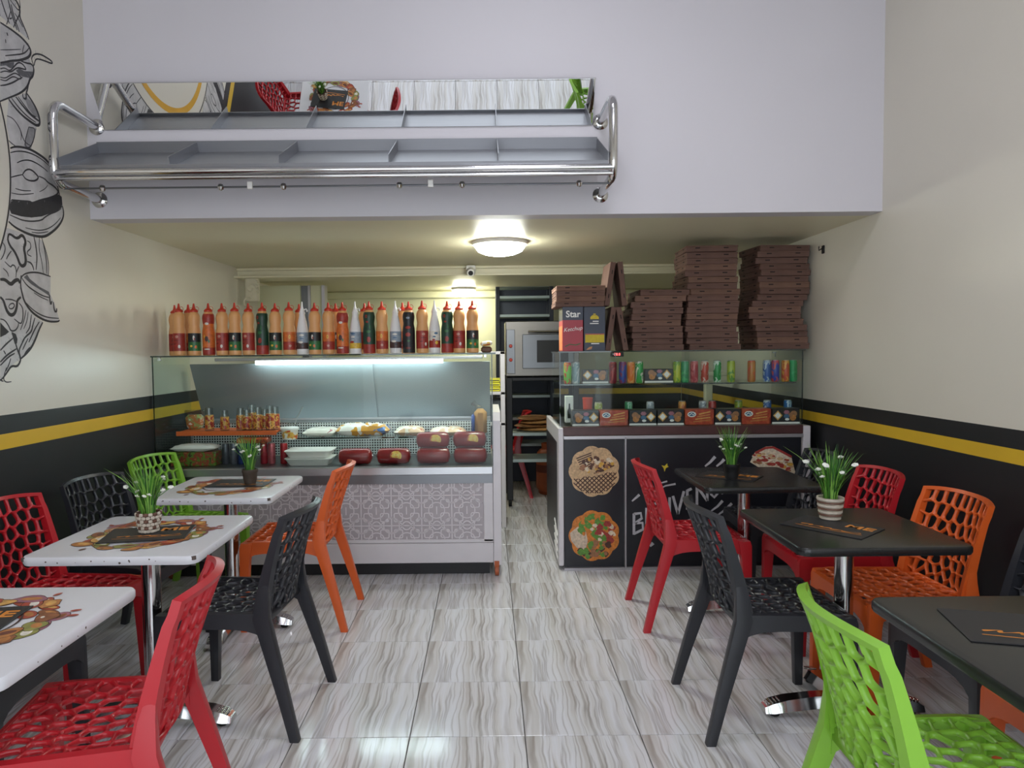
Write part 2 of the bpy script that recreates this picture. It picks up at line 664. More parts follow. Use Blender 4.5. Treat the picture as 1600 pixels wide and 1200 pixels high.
L_top = (zl(0, 651) + zl(200, 622)) / 2; L_y1 = (zl(0, 682) + zl(200, 643)) / 2; L_y0 = (zl(0, 709) + zl(200, 659)) / 2
R_top = (zr(1590, 670) + zr(1300, 630)) / 2; R_y1 = (zr(1590, 702) + zr(1300, 649)) / 2; R_y0 = (zr(1590, 725) + zr(1300, 665)) / 2
for wall, ax, a, b_, c_ in ((wl, 'L', L_top, L_y1, L_y0), (wr, 'R', R_top, R_y1, R_y0), (wb, 'B', R_top, R_y1, R_y0)):
    band(wall, ax, (b_, a), 'band_black', 'black_band')
    band(wall, ax, (c_, b_), 'stripe_yellow', 'yellow_stripe')
    band(wall, ax, (0.0, c_), 'band_black', 'black_band')

# kitchen partition and door frame seen above the sauce bottles
pt = MB().box((-1.905, 6.45, 1.02), (.39, .1, 2.03)).box((-1.675, 6.47, 1.02), (.07, .06, 2.03), 2).box((-1.629, 6.45, 1.02), (.022, .1, 2.03), 1).box((-1.566, 6.46, 1.02), (.103, .08, 2.03)).box((-1.5, 6.45, 1.02), (.03, .1, 2.03), 1)
struct(pt.build('wall_partition', ['kitchen_wall', 'alu', 'steel_dark'], smooth=False))
# plaster scroll bracket under the beam
br = thing('plaster_bracket', 'cream plaster scroll bracket under the beam beside the left wall', 'bracket', (0, 0, 0))
c0 = on_y(394, 452, 5.87)
m_ = MB().box((c0.x, 5.87, 1.95), (.11, .05, .2), 0, .01)
m_.build('bracket_body', 'plaster', br)
sp = [(c0.x + (.048 - .0035 * k) * math.cos(k * .6), 5.842, 1.96 + (.048 - .0035 * k) * math.sin(k * .6)) for k in range(12)]
MB().tube(sp, .009, 6).build('scroll', 'plaster', br)
sp = [(c0.x - .03 + .03 * math.cos(k * .5), 5.842, 1.87 + .03 * math.sin(k * .5) - .004 * k) for k in range(9)]
MB().tube(sp, .008, 6).build('scroll', 'plaster', br)
lf = MB()
for k in range(4):
    lf.tube([(c0.x + .04, 5.845, 2.03 - .03 * k), (c0.x + .065, 5.84, 2.02 - .03 * k), (c0.x + .07, 5.845, 2.0 - .03 * k)], [.004, .009, .003], 6)
lf.build('acanthus_leaf', 'plaster', br)
c1 = on_x(1287, 390, XW)
hk = MB().box((XW - .004, c1.y, c1.z), (.008, .03, .05), 0, .003).tube([(XW - .006, c1.y, c1.z + .01), (XW - .03, c1.y, c1.z - .005), (XW - .03, c1.y, c1.z + .02)], .004, 6)
tag(hk.build('wall_hook', 'black_plain'), 'small dark metal hook high on the right cream wall', 'hook')

# ------------------------------------------------------------------ lamps
def round_lamp(c, r, m, label, name='ceiling_lamp'):
    t = thing(name, label, 'lamp', c)
    MB().lathe([(r * 1.06, 0), (r * 1.06, -.022), (r * .98, -.026), (r * .98, -.018), (r * .98, 0)], n=32).build('rim', 'white_plain', t)
    MB().lathe([(r * .975, -.012), (r * .97, -.035), (r * .85, -.062), (r * .6, -.08), (r * .3, -.09), (0, -.092)], n=32).build('diffuser', m, t)
    return t


emit_mat('lamp_main', '#fbfff4', LAMP_CEIL)
emit_mat('lamp_kitchen', '#fffbe2', LAMP_KITCHEN)
emit_mat('lamp_room', '#f5f4ff', LAMP_ROOM)
emit_mat('lamp_tube', '#e6fbff', LAMP_TUBE)
pl = on_z(781, 378, ZC)
round_lamp((pl.x, pl.y, ZC), .17, 'lamp_main', 'glaring round lamp under the low cream ceiling')
pk = on_z(725, 451, 2.07)
round_lamp((pk.x, min(pk.y, 7.2), 2.07), .12, 'lamp_kitchen', 'small round lamp on the kitchen ceiling behind the beam')
for k, yy in enumerate((0.4, 2.1)):
    t = thing('ceiling_panel_lamp', ['square white panel lamp on the high ceiling by the shop front', 'square white panel lamp on the high ceiling nearer the upper wall'][k], 'lamp', (0.25, yy, ZTOP))
    MB().box((0, 0, -.012), (.64, .64, .024), 0, .004).build('frame', 'white_plain', t, smooth=False)
    MB().box((0, 0, -.027), (.58, .58, .006)).build('diffuser', 'lamp_room', t, smooth=False)

# small dome camera on the beam
pc = on_y(736, 411, 5.86)
t = thing('security_camera', 'small white security camera on the beam by the lamp', 'camera', (pc.x, 5.785, 2.085))
MB().box((0, 0.0, 0.015), (.08, .03, .05), 0, .006).build('mount', 'white_plain', t)
Mr = Matrix.Rotation(PI / 2 + .35, 3, 'X')
MB().lathe([(.0, -.01), (.034, -.005), (.038, .03), (.03, .06), (.0, .064)], (0, -.02, -.01), 18, M=Mr).build('housing', 'white_plain', t)
MB().lathe([(.018, .055), (.02, .066), (.0, .067)], (0, -.02, -.01), 16, M=Mr).build('lens', 'black_plain', t)

# ------------------------------------------------------------------ overhead display rack and mirror
RKL, RKR = -2.045, 0.605
YF = 3.345
rk = thing('display_rack', 'stainless steel tube rack with a tilted divided tray high on the upper wall', 'rack', (0, YB, 2.23))
rk_o = Vector((0, YB, 2.23))


def R_(x, y, z):
    return (x, y - YB, z - 2.23)


for X in (RKL, RKR):
    p = [R_(X, YB, 2.615), R_(X, YF + .07, 2.615)]
    for k in range(1, 6):
        a = k / 6 * PI / 2
        p.append(R_(X, YF + .07 - .07 * math.sin(a), 2.615 - .07 * (1 - math.cos(a))))
    p.append(R_(X, YF, 2.545)); p.append(R_(X, YF, 2.31))
    for k in range(1, 6):
        a = k / 6 * PI / 2
        p.append(R_(X, YF + .07 * (1 - math.cos(a)), 2.31 - .07 * math.sin(a)))
    p.append(R_(X, YF + .07, 2.24)); p.append(R_(X, YB, 2.235))
    e = MB().tube(p, .0215, 14).build('end_frame', 'chrome', rk)
    for z in (2.615, 2.235):
        MB().lathe([(.042, 0), (.042, .006), (.034, .014), (.02, .02)], R_(X, YB, z), 20, M=Matrix.Rotation(PI / 2, 3, 'X')).build('wall_flange', 'chrome', e)
MB().tube([R_(RKL, YF, 2.282), R_(RKR, YF, 2.282)], .016, 12).build('front_rail', 'chrome', rk)
MB().tube([R_(RKL, YF + .01, 2.255), R_(RKR, YF + .01, 2.255)], .010, 10).build('front_rail', 'chrome', rk)
MB().tube([R_(RKL, YF + .07, 2.222), R_(RKR, YF + .07, 2.222)], .0045, 8).build('hanging_rod', 'steel_dark', rk)
for u in (160, 345, 443, 624, 722, 905):
    q = on_y(u, 290, YF + .07)
    MB().lathe([(0, -.017), (.011, -.013), (.017, 0), (.011, .013), (0, .017)], R_(q.x, YF + .07, 2.222), 12).build('rod_ball', 'chrome', rk)
for u in (391, 673):
    q = on_y(u, 287, YF + .07)
    MB().box(R_(q.x, YF + .065, 2.228), (.026, .012, .036), 0, .002).build('paper_tag', 'white_plain', rk)
# tray: near edge low, far edge high
za, ya = 2.30, YF + .01
zb, yb = 2.468, YB - .035
tl = MB()
ang = math.atan2(zb - za, yb - ya)
ln = math.hypot(zb - za, yb - ya)
Rt = Matrix.Rotation(ang, 3, 'X')
tc_ = Vector(R_((RKL + RKR) / 2, (ya + yb) / 2, (za + zb) / 2))
wid = RKR - RKL - .05
tl.box(tc_, (wid, ln, .004), 0, 0, Rt)
tray = tl.build('tray', 'tray_steel', rk, smooth=False)
MB().box(tc_ + Rt @ Vector((0, ln / 2, .028)), (wid, .004, .06), 0, 0, Rt).build('tray_back_lip', 'tray_steel', rk, smooth=False)
MB().box(tc_ + Rt @ Vector((0, -ln / 2, .008)), (wid, .006, .02), 0, 0, Rt).build('tray_front_lip', 'tray_steel', rk, smooth=False)
for k in range(6):
    x = -wid / 2 + wid * k / 5
    MB().box(tc_ + Rt @ Vector((x, 0, .027)), (.004, ln, .05), 0, 0, Rt).build('divider', 'tray_steel', rk, smooth=False)

MYB, MYT = 3.72, 3.5965
mt, mbm = on_y(138, 131, MYT), on_y(160, 203, MYB)
mr = thing('tilted_mirror', 'long frameless mirror tilted forward above the steel rack', 'mirror', (0, YB, mbm.z))
p0 = Vector(((RKL + RKR) / 2, MYB, mbm.z)); p1 = Vector(((RKL + RKR) / 2, MYT, mt.z))
dv = p1 - p0
ma = math.atan2(dv.z, -dv.y)
Rm = Matrix.Rotation(-(PI - ma) + PI, 3, 'X')
up_ = dv.normalized(); nrm_ = Vector((0, -up_.z, up_.y)); nrm_ = nrm_ if nrm_.y < 0 else -nrm_
hw = (RKR - RKL) / 2 - .045
cc = Vector((0, -YB, -mbm.z))
def quadslab(cen, hx, upv, hu, nr, th):
    vs = []
    for s in (0, 1):
        for (a, b) in ((-1, -1), (1, -1), (1, 1), (-1, 1)):
            vs.append(cen + Vector((a * hx, 0, 0)) + upv * (b * hu) - nr * (th * s))
    return vs, [(0, 1, 2, 3), (7, 6, 5, 4), (0, 4, 5, 1), (1, 5, 6, 2), (2, 6, 7, 3), (3, 7, 4, 0)]
mid = (p0 + p1) / 2
vs, fs = quadslab(mid + cc, hw, up_, dv.length / 2, nrm_, .004)
MB().add(vs, fs).build('mirror_glass', 'mirror', mr, smooth=False)
vs, fs = quadslab(mid + cc - nrm_ * .0045, hw + .003, up_, dv.length / 2 + .003, nrm_, .006)
MB().add(vs, fs).build('backing_board', 'alu', mr, smooth=False)
for x in (-hw + .02, hw - .02):
    a = p1 + cc - nrm_ * .01
    MB().tube([(mid.x + x, a.y, a.z - .01), (mid.x + x, -.002, a.z - .01)], .006, 8).build('stay', 'chrome', mr)

# ------------------------------------------------------------------ mural on the left wall
# strokes traced in crops of the photograph (1600 px wide for 140 px), laid on the wall plane
mu = thing('wall_mural', 'black line-art mural of burgers and cups around a yellow ring on the cream wall', 'mural', (-XW, 2.3, 1.2))
K = 140.0 / 1600.0


def mur(y0, pts):
    out = []
    for (x, y) in pts:
        q = on_x(x * K, y0 + y * K, -XW)
        out.append((q.y, q.z))
    return out


def smooth2(pts, it=2):
    for _ in range(it):
        o = [pts[0]]
        for a, b in zip(pts[:-1], pts[1:]):
            o.append((a[0] * .75 + b[0] * .25, a[1] * .75 + b[1] * .25))
            o.append((a[0] * .25 + b[0] * .75, a[1] * .25 + b[1] * .75))
        o.append(pts[-1])
        pts = o
    return pts


_lay = [0]


def wallmap(p, off=None):
    return (.0008 + _lay[0] * .00004, p[0] - 2.3, p[1] - 1.2)


BURGER1 = [
    (0, 3.0, [(0, 400), (100, 465), (200, 530), (300, 605), (380, 670), (450, 745), (510, 820), (545, 900), (545, 960), (510, 1020), (430, 1055), (330, 1080), (200, 1085), (80, 1110), (0, 1120)]),
    (0, 1.6, [(90, 995), (250, 980), (400, 965), (470, 920), (520, 850)]),
    (0, 1.2, [(400, 960), (405, 880), (430, 800)]), (0, 1.0, [(0, 890), (180, 890), (370, 880)]),
    (0, 2.0, [(120, 580), (135, 640)]), (0, 1.5, [(95, 700), (100, 770)]),
    (0, 1.5, [(180, 0), (260, 110), (330, 190), (360, 150), (345, 0)]), (0, 1.3, [(190, 190), (150, 330), (110, 440)]), (0, 1.6, [(350, 200), (345, 260), (290, 370), (235, 490)]),
    (0, 2.0, [(600, 1180), (570, 1090), (560, 1040), (580, 990), (640, 960), (720, 970), (800, 1010), (930, 1095), (930, 1140), (830, 1100), (720, 1060), (640, 1050), (620, 1100), (600, 1180)]),
    (90, 1.8, [(0, 200), (80, 180), (170, 245), (240, 170), (320, 80), (400, 110), (470, 210), (430, 210), (340, 180), (280, 190), (190, 265), (90, 235), (0, 265)]),
    (90, 1.6, [(0, 350), (90, 370), (170, 320), (260, 270), (330, 310), (390, 360), (340, 390), (240, 330), (150, 380), (100, 420), (0, 390)]),
    (90, 1.8, [(0, 500), (100, 490), (220, 450), (320, 390), (400, 350)]),
    (90, 2.6, [(370, 60), (470, 100), (560, 110), (600, 180), (600, 260), (580, 340), (530, 380), (500, 490), (450, 560), (380, 620), (280, 670), (150, 720), (0, 780)]),
    (90, 2.2, [(520, 400), (490, 560), (460, 650), (470, 740), (410, 730), (400, 640)]),
]
CUP1 = [
    (90, 3.2, [(150, 740), (250, 880), (400, 1040), (560, 1160), (650, 1215), (710, 1200), (700, 1060), (640, 900), (560, 760), (470, 630)]),
    (90, 2.6, [(280, 700), (400, 860), (540, 1020), (660, 1110), (690, 1130)]), (90, 1.6, [(320, 700), (430, 850), (560, 1020), (640, 1060)]),
    (90, 1.8, [(200, 720), (320, 880), (480, 1050), (640, 1160)]),
    (180, 1.4, [(120, 10), (220, 50), (300, 150), (360, 260), (400, 400), (450, 490), (550, 550)]),
    (180, 1.2, [(150, 450), (200, 500), (270, 550)]), (180, 1.5, [(510, 210), (650, 240), (550, 600), (420, 550), (510, 210)]),
    (180, 1.0, [(330, 200), (380, 330), (370, 450)]),
]
BURGER2 = [
    (180, 3.0, [(180, 590), (260, 560), (400, 570), (540, 610), (680, 690), (820, 790), (910, 910), (970, 1050), (1000, 1160), (1030, 1290), (1060, 1420)]),
    (180, 1.6, [(180, 670), (300, 640), (450, 650), (600, 700), (750, 790), (870, 900)]),
    (180, 1.6, [(300, 850), (400, 805), (520, 800), (640, 850), (760, 930), (850, 1010)]),
    (180, 2.2, [(400, 1060), (440, 990), (510, 960), (580, 990), (640, 1050), (690, 1110), (640, 1170), (540, 1175), (450, 1140), (400, 1060)]),
    (180, 1.4, [(190, 1110), (300, 1080), (400, 1060)]), (180, 2.4, [(690, 1090), (790, 1130), (850, 1200), (950, 1260), (1020, 1330), (1040, 1380), (1000, 1430), (880, 1480), (740, 1510), (640, 1545), (570, 1570), (540, 1540), (400, 1530), (200, 1510)]),
    (270, 1.2, [(200, 360), (350, 390), (500, 380), (600, 370)]), (270, 1.2, [(270, 280), (400, 320), (550, 320)]), (270, 1.0, [(700, 340), (800, 290), (850, 220)]),
    (270, 1.8, [(170, 750), (280, 800), (400, 850), (560, 870), (740, 850), (800, 790), (900, 730), (1000, 700), (1090, 640)]),
    (270, 3.2, [(150, 870), (260, 970), (390, 1040), (520, 1100), (680, 1140), (800, 1140), (900, 1080), (1020, 980), (1110, 850), (1140, 720), (1110, 590)]),
    (270, 1.3, [(450, 980), (600, 1020), (740, 1030), (880, 990), (1000, 900), (1080, 800)]), (270, 1.2, [(560, 1060), (700, 1080), (860, 1050)]),
]
VEG = [
    (350, 4.0, [(150, 180), (130, 280), (180, 400), (250, 480), (310, 600), (350, 720), (400, 760), (460, 710), (450, 560), (420, 430), (460, 330), (420, 220), (370, 200), (330, 250), (270, 250), (200, 190), (150, 180)]),
    (350, 2.2, [(600, 220), (640, 400), (660, 600), (640, 820)]), (350, 1.4, [(700, 240), (690, 450), (740, 650), (770, 880)]), (350, 1.8, [(740, 230), (800, 480), (830, 700), (830, 890)]), (350, 1.4, [(760, 300), (840, 560), (870, 750), (860, 930)]),
    (350, 2.0, [(480, 670), (550, 690), (590, 770), (600, 830)]), (350, 1.6, [(80, 670), (190, 780), (210, 730), (260, 740), (290, 830), (280, 960)]), (350, 1.3, [(50, 790), (130, 860), (150, 940)]),
    (350, 1.5, [(480, 300), (540, 330), (550, 440), (480, 490), (490, 550), (560, 580)]), (350, 1.4, [(340, 750), (300, 830), (280, 900)]),
    (350, 4.4, [(0, 990), (90, 990), (190, 1090), (260, 1010), (330, 990), (350, 1060)]), (350, 1.5, [(40, 320), (100, 420), (60, 560), (10, 640)]), (350, 1.5, [(200, 480), (140, 560), (110, 630)]),
    (430, 4.0, [(0, 390), (60, 450), (90, 560), (130, 660), (190, 720), (260, 690), (300, 560), (300, 450), (370, 390)]), (430, 1.5, [(90, 430), (200, 430), (290, 470)]),
    (430, 1.6, [(150, 560), (180, 510), (240, 500), (260, 550), (220, 600), (170, 600), (150, 560)]),
    (430, 1.8, [(0, 780), (80, 800), (150, 900), (190, 1000), (270, 990), (320, 920), (330, 850)]),
    (430, 1.8, [(560, 700), (540, 830), (530, 940), (460, 1040)]), (430, 2.2, [(620, 760), (580, 900), (560, 1010), (440, 1110), (390, 1200)]), (430, 2.0, [(700, 830), (620, 960), (560, 1090), (510, 1200)]), (430, 3.0, [(760, 840), (690, 980), (640, 1120), (560, 1290), (460, 1410), (370, 1490)]),
    (430, 1.8, [(330, 490), (400, 570), (410, 700), (400, 800), (370, 880), (250, 780)]), (430, 1.4, [(460, 620), (430, 800), (360, 980)]), (430, 1.3, [(500, 650), (480, 820), (420, 960)]),
    (510, 2.0, [(0, 430), (110, 310), (230, 210)]), (510, 2.2, [(0, 640), (120, 510), (290, 400)]), (510, 2.0, [(0, 700), (150, 540), (260, 480)]),
    (510, 2.6, [(210, 120), (260, 240), (300, 400), (370, 570), (350, 650), (300, 720), (200, 700), (130, 810), (60, 910), (0, 970)]),
    (510, 2.0, [(440, 210), (370, 340), (330, 440), (370, 570)]), (510, 1.6, [(500, 210), (440, 330), (400, 420)]), (510, 1.5, [(530, 370), (460, 450), (420, 530)]), (510, 1.6, [(60, 430), (100, 500)]), (510, 1.6, [(190, 570), (150, 700), (100, 800)]),
]
CUP2 = [
    (430, 2.8, [(375, 0), (360, 180), (390, 320), (430, 470), (530, 620), (640, 720), (760, 790), (880, 830), (1040, 830), (1060, 800)]),
    (430, 1.8, [(380, 40), (470, 180), (620, 290), (760, 370), (880, 400)]), (430, 1.6, [(450, 480), (560, 600), (700, 700), (860, 760), (1050, 770)]),
    (350, 2.0, [(370, 960), (430, 890), (560, 860), (700, 870), (820, 910), (900, 940)]), (430, 1.2, [(600, 310), (720, 390), (860, 450)]),
    (430, 2.6, [(880, 350), (890, 460), (905, 530), (925, 460)]), (430, 2.6, [(950, 480), (960, 600), (980, 650), (1010, 650), (1010, 590)]),
]
FILLS = [('burger_drawing', 90, 1, [(0, 100), (250, 80), (240, 180), (180, 190), (100, 140), (0, 150)]),
         ('burger_drawing', 90, 1, [(280, 230), (340, 190), (430, 240), (590, 250), (595, 330), (540, 370), (400, 340), (330, 300)]),
         ('burger_drawing', 270, 0, [(190, 490), (400, 500), (560, 535), (740, 490), (900, 450), (1050, 385), (1100, 430), (1110, 560), (1100, 620), (1000, 690), (880, 730), (740, 780), (560, 800), (380, 780), (200, 730), (165, 650)]),
         ('cup_drawing', 180, 2, [(510, 210), (650, 240), (550, 600), (420, 550)]),
         ('cup_drawing', 350, 1, [(420, 950), (480, 900), (530, 980), (700, 1120), (870, 1210), (900, 1300), (740, 1190), (560, 1080)]),
         ('cup_drawing', 90, 2, [(430, 690), (560, 780), (640, 920), (690, 1080), (600, 1040), (500, 900)]),
         ('vegetable_drawing', 430, 0, [(0, 840), (80, 930), (160, 1010), (100, 1060), (0, 1110)]),
         ('vegetable_drawing', 430, 0, [(200, 1010), (280, 1050), (310, 1140), (300, 1220), (260, 1230), (230, 1130)])]
drawings = []
rs = random.Random(3)


WASH = {'B1': [(0, [(0, 400), (200, 530), (380, 670), (510, 820), (545, 930), (510, 1020), (560, 1160), (600, 1250), (590, 1340), (530, 1420), (500, 1520), (380, 1650), (150, 1750), (0, 1800)])],
        'B2': [(180, [(185, 640), (260, 560), (400, 570), (540, 610), (680, 690), (820, 790), (910, 910), (970, 1050), (1060, 1420), (1110, 1560), (1140, 1720), (1110, 1880), (1020, 2010), (900, 2110), (800, 2170), (680, 2170), (520, 2130), (390, 2070), (260, 2000), (150, 1900), (175, 1430)])],
        'C1': [(90, [(150, 740), (470, 630), (560, 760), (640, 900), (700, 1060), (715, 1200), (650, 1240), (560, 1600), (540, 1620), (190, 1560), (110, 1200)])],
        'C2': [(430, [(375, 0), (430, -40), (560, -55), (700, -45), (900, 20), (900, 350), (960, 480), (1010, 640), (1050, 770), (1040, 830), (880, 830), (760, 790), (640, 720), (530, 620), (430, 470), (360, 180)])],
        'V': [(350, [(0, 400), (90, 60), (600, 220), (760, 300), (840, 560), (870, 760), (860, 930), (380, 950), (370, 1200), (450, 1450), (600, 1640), (760, 1750), (690, 1890), (560, 2200), (370, 2400), (200, 2530), (0, 2790)])]}


def drawing(name, sets, fills, wash=None):
    m = MB()
    for (y0, pts) in WASH.get(wash, []):
        _lay[0] = 0 if wash == 'V' else .5
        m.poly(mur(y0, pts), wallmap, 3)
    for (y0, mi, pts) in fills:
        _lay[0] = 1
        m.poly(mur(y0, pts), wallmap, mi)
    _lay[0] = 3
    for (y0, w, pts) in sets:
        q = smooth2(mur(y0, pts))
        n = len(q)
        ww = [.0041 * w * (.55 + .45 * math.sin(PI * i / (n - 1))) for i in range(n)]
        m.ribbon(q, ww, wallmap, 0)
        # pencil shading: short hatches beside the bolder strokes
        if w >= 2.0:
            _lay[0] = 2
            for i in range(2, n - 2, 3):
                a = q[i]
                dx, dz = rs.uniform(-.022, .004), rs.uniform(-.014, .018)
                m.ribbon([a, (a[0] + dx, a[1] + dz)], .0018, wallmap, 2)
            _lay[0] = 3
    return m


for nm, sets in (('burger_drawing', BURGER1), ('cup_drawing', CUP1), ('burger_drawing', BURGER2), ('vegetable_drawing', VEG), ('cup_drawing', CUP2)):
    fl_ = []
    if sets is BURGER1: fl_ = [(f[1], f[2], f[3]) for f in FILLS[:2]]
    if sets is BURGER2: fl_ = [(f[1], f[2], f[3]) for f in FILLS[2:3]]
    if sets is CUP1: fl_ = [(f[1], f[2], f[3]) for f in (FILLS[3], FILLS[5])]
    if sets is CUP2: fl_ = [(f[1], f[2], f[3]) for f in FILLS[4:5]]
    if sets is VEG: fl_ = [(f[1], f[2], f[3]) for f in FILLS[6:]]
    dm = drawing(nm, sets, fl_, 'B1' if sets is BURGER1 else 'B2' if sets is BURGER2 else 'C1' if sets is CUP1 else 'C2' if sets is CUP2 else 'V').mesh(nm, ['ink', 'ink_soft', 'ink_grey', 'ink_wash'], smooth=False, fix=False)
    drawings.append((nm, dm))
    link(nm, dm, mu)
_c = [on_x(u, v, -XW) for (u, v) in ((0, 162), (16.2, 286), (0, 388))]
_c = [(q.y, q.z) for q in _c]
_ax, _ay, _bx, _by, _cx, _cy = _c[0] + _c[1] + _c[2]
_d = 2 * (_ax * (_by - _cy) + _bx * (_cy - _ay) + _cx * (_ay - _by))
MC = (((_ax ** 2 + _ay ** 2) * (_by - _cy) + (_bx ** 2 + _by ** 2) * (_cy - _ay) + (_cx ** 2 + _cy ** 2) * (_ay - _by)) / _d,
      ((_ax ** 2 + _ay ** 2) * (_cx - _bx) + (_bx ** 2 + _by ** 2) * (_ax - _cx) + (_cx ** 2 + _cy ** 2) * (_bx - _ax)) / _d)
MR = math.hypot(MC[0] - _ax, MC[1] - _ay)          # disc on the wall: centre (y, z) and radius
_lay[0] = 5
m = MB()
ring = [(MC[0] + MR * math.cos(a * PI / 48), MC[1] + MR * math.sin(a * PI / 48)) for a in range(97)]
m.ribbon(ring, .009, wallmap)
m.build('circle_outline', 'ink', mu, smooth=False, fix=False)
m = MB()
ring = [(MC[0] + (MR - .105) * math.cos(a * PI / 48), MC[1] + (MR - .105) * math.sin(a * PI / 48)) for a in range(97)]
m.ribbon(ring, .045, wallmap)
m.build('yellow_ring', 'paint_yellow', mu, smooth=False, fix=False)
# the wreath goes on around the disc: same drawings turned about its centre
for rot in (88, 178, 267):
    a = math.radians(rot)
    for k, (nm, dm) in enumerate(drawings):
        o = link(nm, dm, mu)
        cy_, cz_ = MC[0] - 2.3, MC[1] - 1.2
        o.matrix_local = Matrix.Translation((0, cy_, cz_)) @ Matrix.Rotation(a, 4, 'X') @ Matrix.Translation((0, -cy_, -cz_))

# ------------------------------------------------------------------ chairs
def clip(poly, nx, ny, d):
    out = []
    n = len(poly)
    for i in range(n):
        a, b = poly[i], poly[(i + 1) % n]
        da, db = nx * a[0] + ny * a[1] - d, nx * b[0] + ny * b[1] - d
        if da <= 0: out.append(a)
        if (da < 0 < db) or (db < 0 < da):
            t = da / (da - db)
            out.append((a[0] + (b[0] - a[0]) * t, a[1] + (b[1] - a[1]) * t))
    return out


def voronoi(seeds, Wd, Hd):
    cells = []
    for i, s in enumerate(seeds):
        p = [(0, 0), (Wd, 0), (Wd, Hd), (0, Hd)]
        for j, q in enumerate(seeds):
            if i == j: continue
            nx, ny = q[0] - s[0], q[1] - s[1]
            mx, my = (q[0] + s[0]) / 2, (q[1] + s[1]) / 2
            p = clip(p, nx, ny, nx * mx + ny * my)
            if len(p) < 3: break
        if len(p) >= 3: cells.append(p)
    return cells


def inset(poly, d):
    out = list(poly)
    n = len(poly)
    for i in range(n):
        a, b = poly[i], poly[(i + 1) % n]
        ex, ey = b[0] - a[0], b[1] - a[1]
        L = math.hypot(ex, ey)
        if L < 1e-7: continue
        nx, ny = ey / L, -ex / L
        out = clip(out, nx, ny, nx * a[0] + ny * a[1] - d)
        if len(out) < 3: return None
    return out


def chaikin(poly, it=2):
    for _ in range(it):
        o = []
        n = len(poly)
        for i in range(n):
            a, b = poly[i], poly[(i + 1) % n]
            o.append((a[0] * .75 + b[0] * .25, a[1] * .75 + b[1] * .25))
            o.append((a[0] * .25 + b[0] * .75, a[1] * .25 + b[1] * .75))
        poly = o
    return poly


def rayhit(poly, c, a):
    dx, dy = math.cos(a), math.sin(a)
    best = None
    n = len(poly)
    for i in range(n):
        p, q = poly[i], poly[(i + 1) % n]
        ex, ey = q[0] - p[0], q[1] - p[1]
        den = dx * ey - dy * ex
        if abs(den) < 1e-12: continue
        t = ((p[0] - c[0]) * ey - (p[1] - c[1]) * ex) / den
        s = ((p[0] - c[0]) * dy - (p[1] - c[1]) * dx) / den
        if t > 0 and -1e-6 <= s <= 1 + 1e-6 and (best is None or t < best): best = t
    return (c[0] + dx * best, c[1] + dy * best) if best else c


def web(m, cells, S, th, gap):
    """each cell: a rounded hole in a sheet of thickness th, mapped by S(u, v, w)"""
    for p in cells:
        hole = inset(p, gap)
        if hole is None or len(hole) < 3:
            m.add([S(q[0], q[1], th / 2) for q in p], [tuple(range(len(p)))])
            m.add([S(q[0], q[1], -th / 2) for q in p], [tuple(range(len(p) - 1, -1, -1))])
            continue
        hole = chaikin(hole, 1 if len(hole) > 4 else 2)
        c = (sum(q[0] for q in hole) / len(hole), sum(q[1] for q in hole) / len(hole))
        angs = sorted(set([round(math.atan2(q[1] - c[1], q[0] - c[0]), 4) for q in p] + [round(-PI + 2 * PI * k / 12 + .01, 4) for k in range(12)]))
        n = len(angs)
        vs = []
        for a in angs:
            o_ = rayhit(p, c, a); h_ = rayhit(hole, c, a)
            w_ = (o_[0] * .45 + h_[0] * .55, o_[1] * .45 + h_[1] * .55)
            vs += [S(o_[0], o_[1], th / 2), S(w_[0], w_[1], th * .42), S(h_[0], h_[1], 0), S(w_[0], w_[1], -th * .42), S(o_[0], o_[1], -th / 2)]
        fs = []
        for i in range(n):
            j = (i + 1) % n
            for k in range(4):
                fs.append((i * 5 + k, j * 5 + k, j * 5 + k + 1, i * 5 + k + 1))
        m.add(vs, fs)


BW, BH = .40, .40


def Sback(u, v, w):
    s = u / BW * 2 - 1
    t = max(0.0, v / BH)
    hw_ = .196 - .006 * t
    x = -.128 - .118 * (t ** 1.25) - .034 * (1 - s * s) + .022 * s * s * t
    return (x + w, s * hw_, .435 + .385 * t - .012 * abs(s) ** 3 * (1 if t > .9 else 0) + w * .3)


SW, SD = .40, .40


def Sseat(u, v, w):
    s = u / SW * 2 - 1
    t = max(0.0, v / SD)
    hw_ = .188 + .022 * t
    x = -.15 + .40 * t
    z = .450 - .016 * (1 - s * s) * math.sin(PI * min(1, t * 1.05)) - .02 * max(0, t - .85) / .15 * .5
    return (x, s * hw_, z + w)


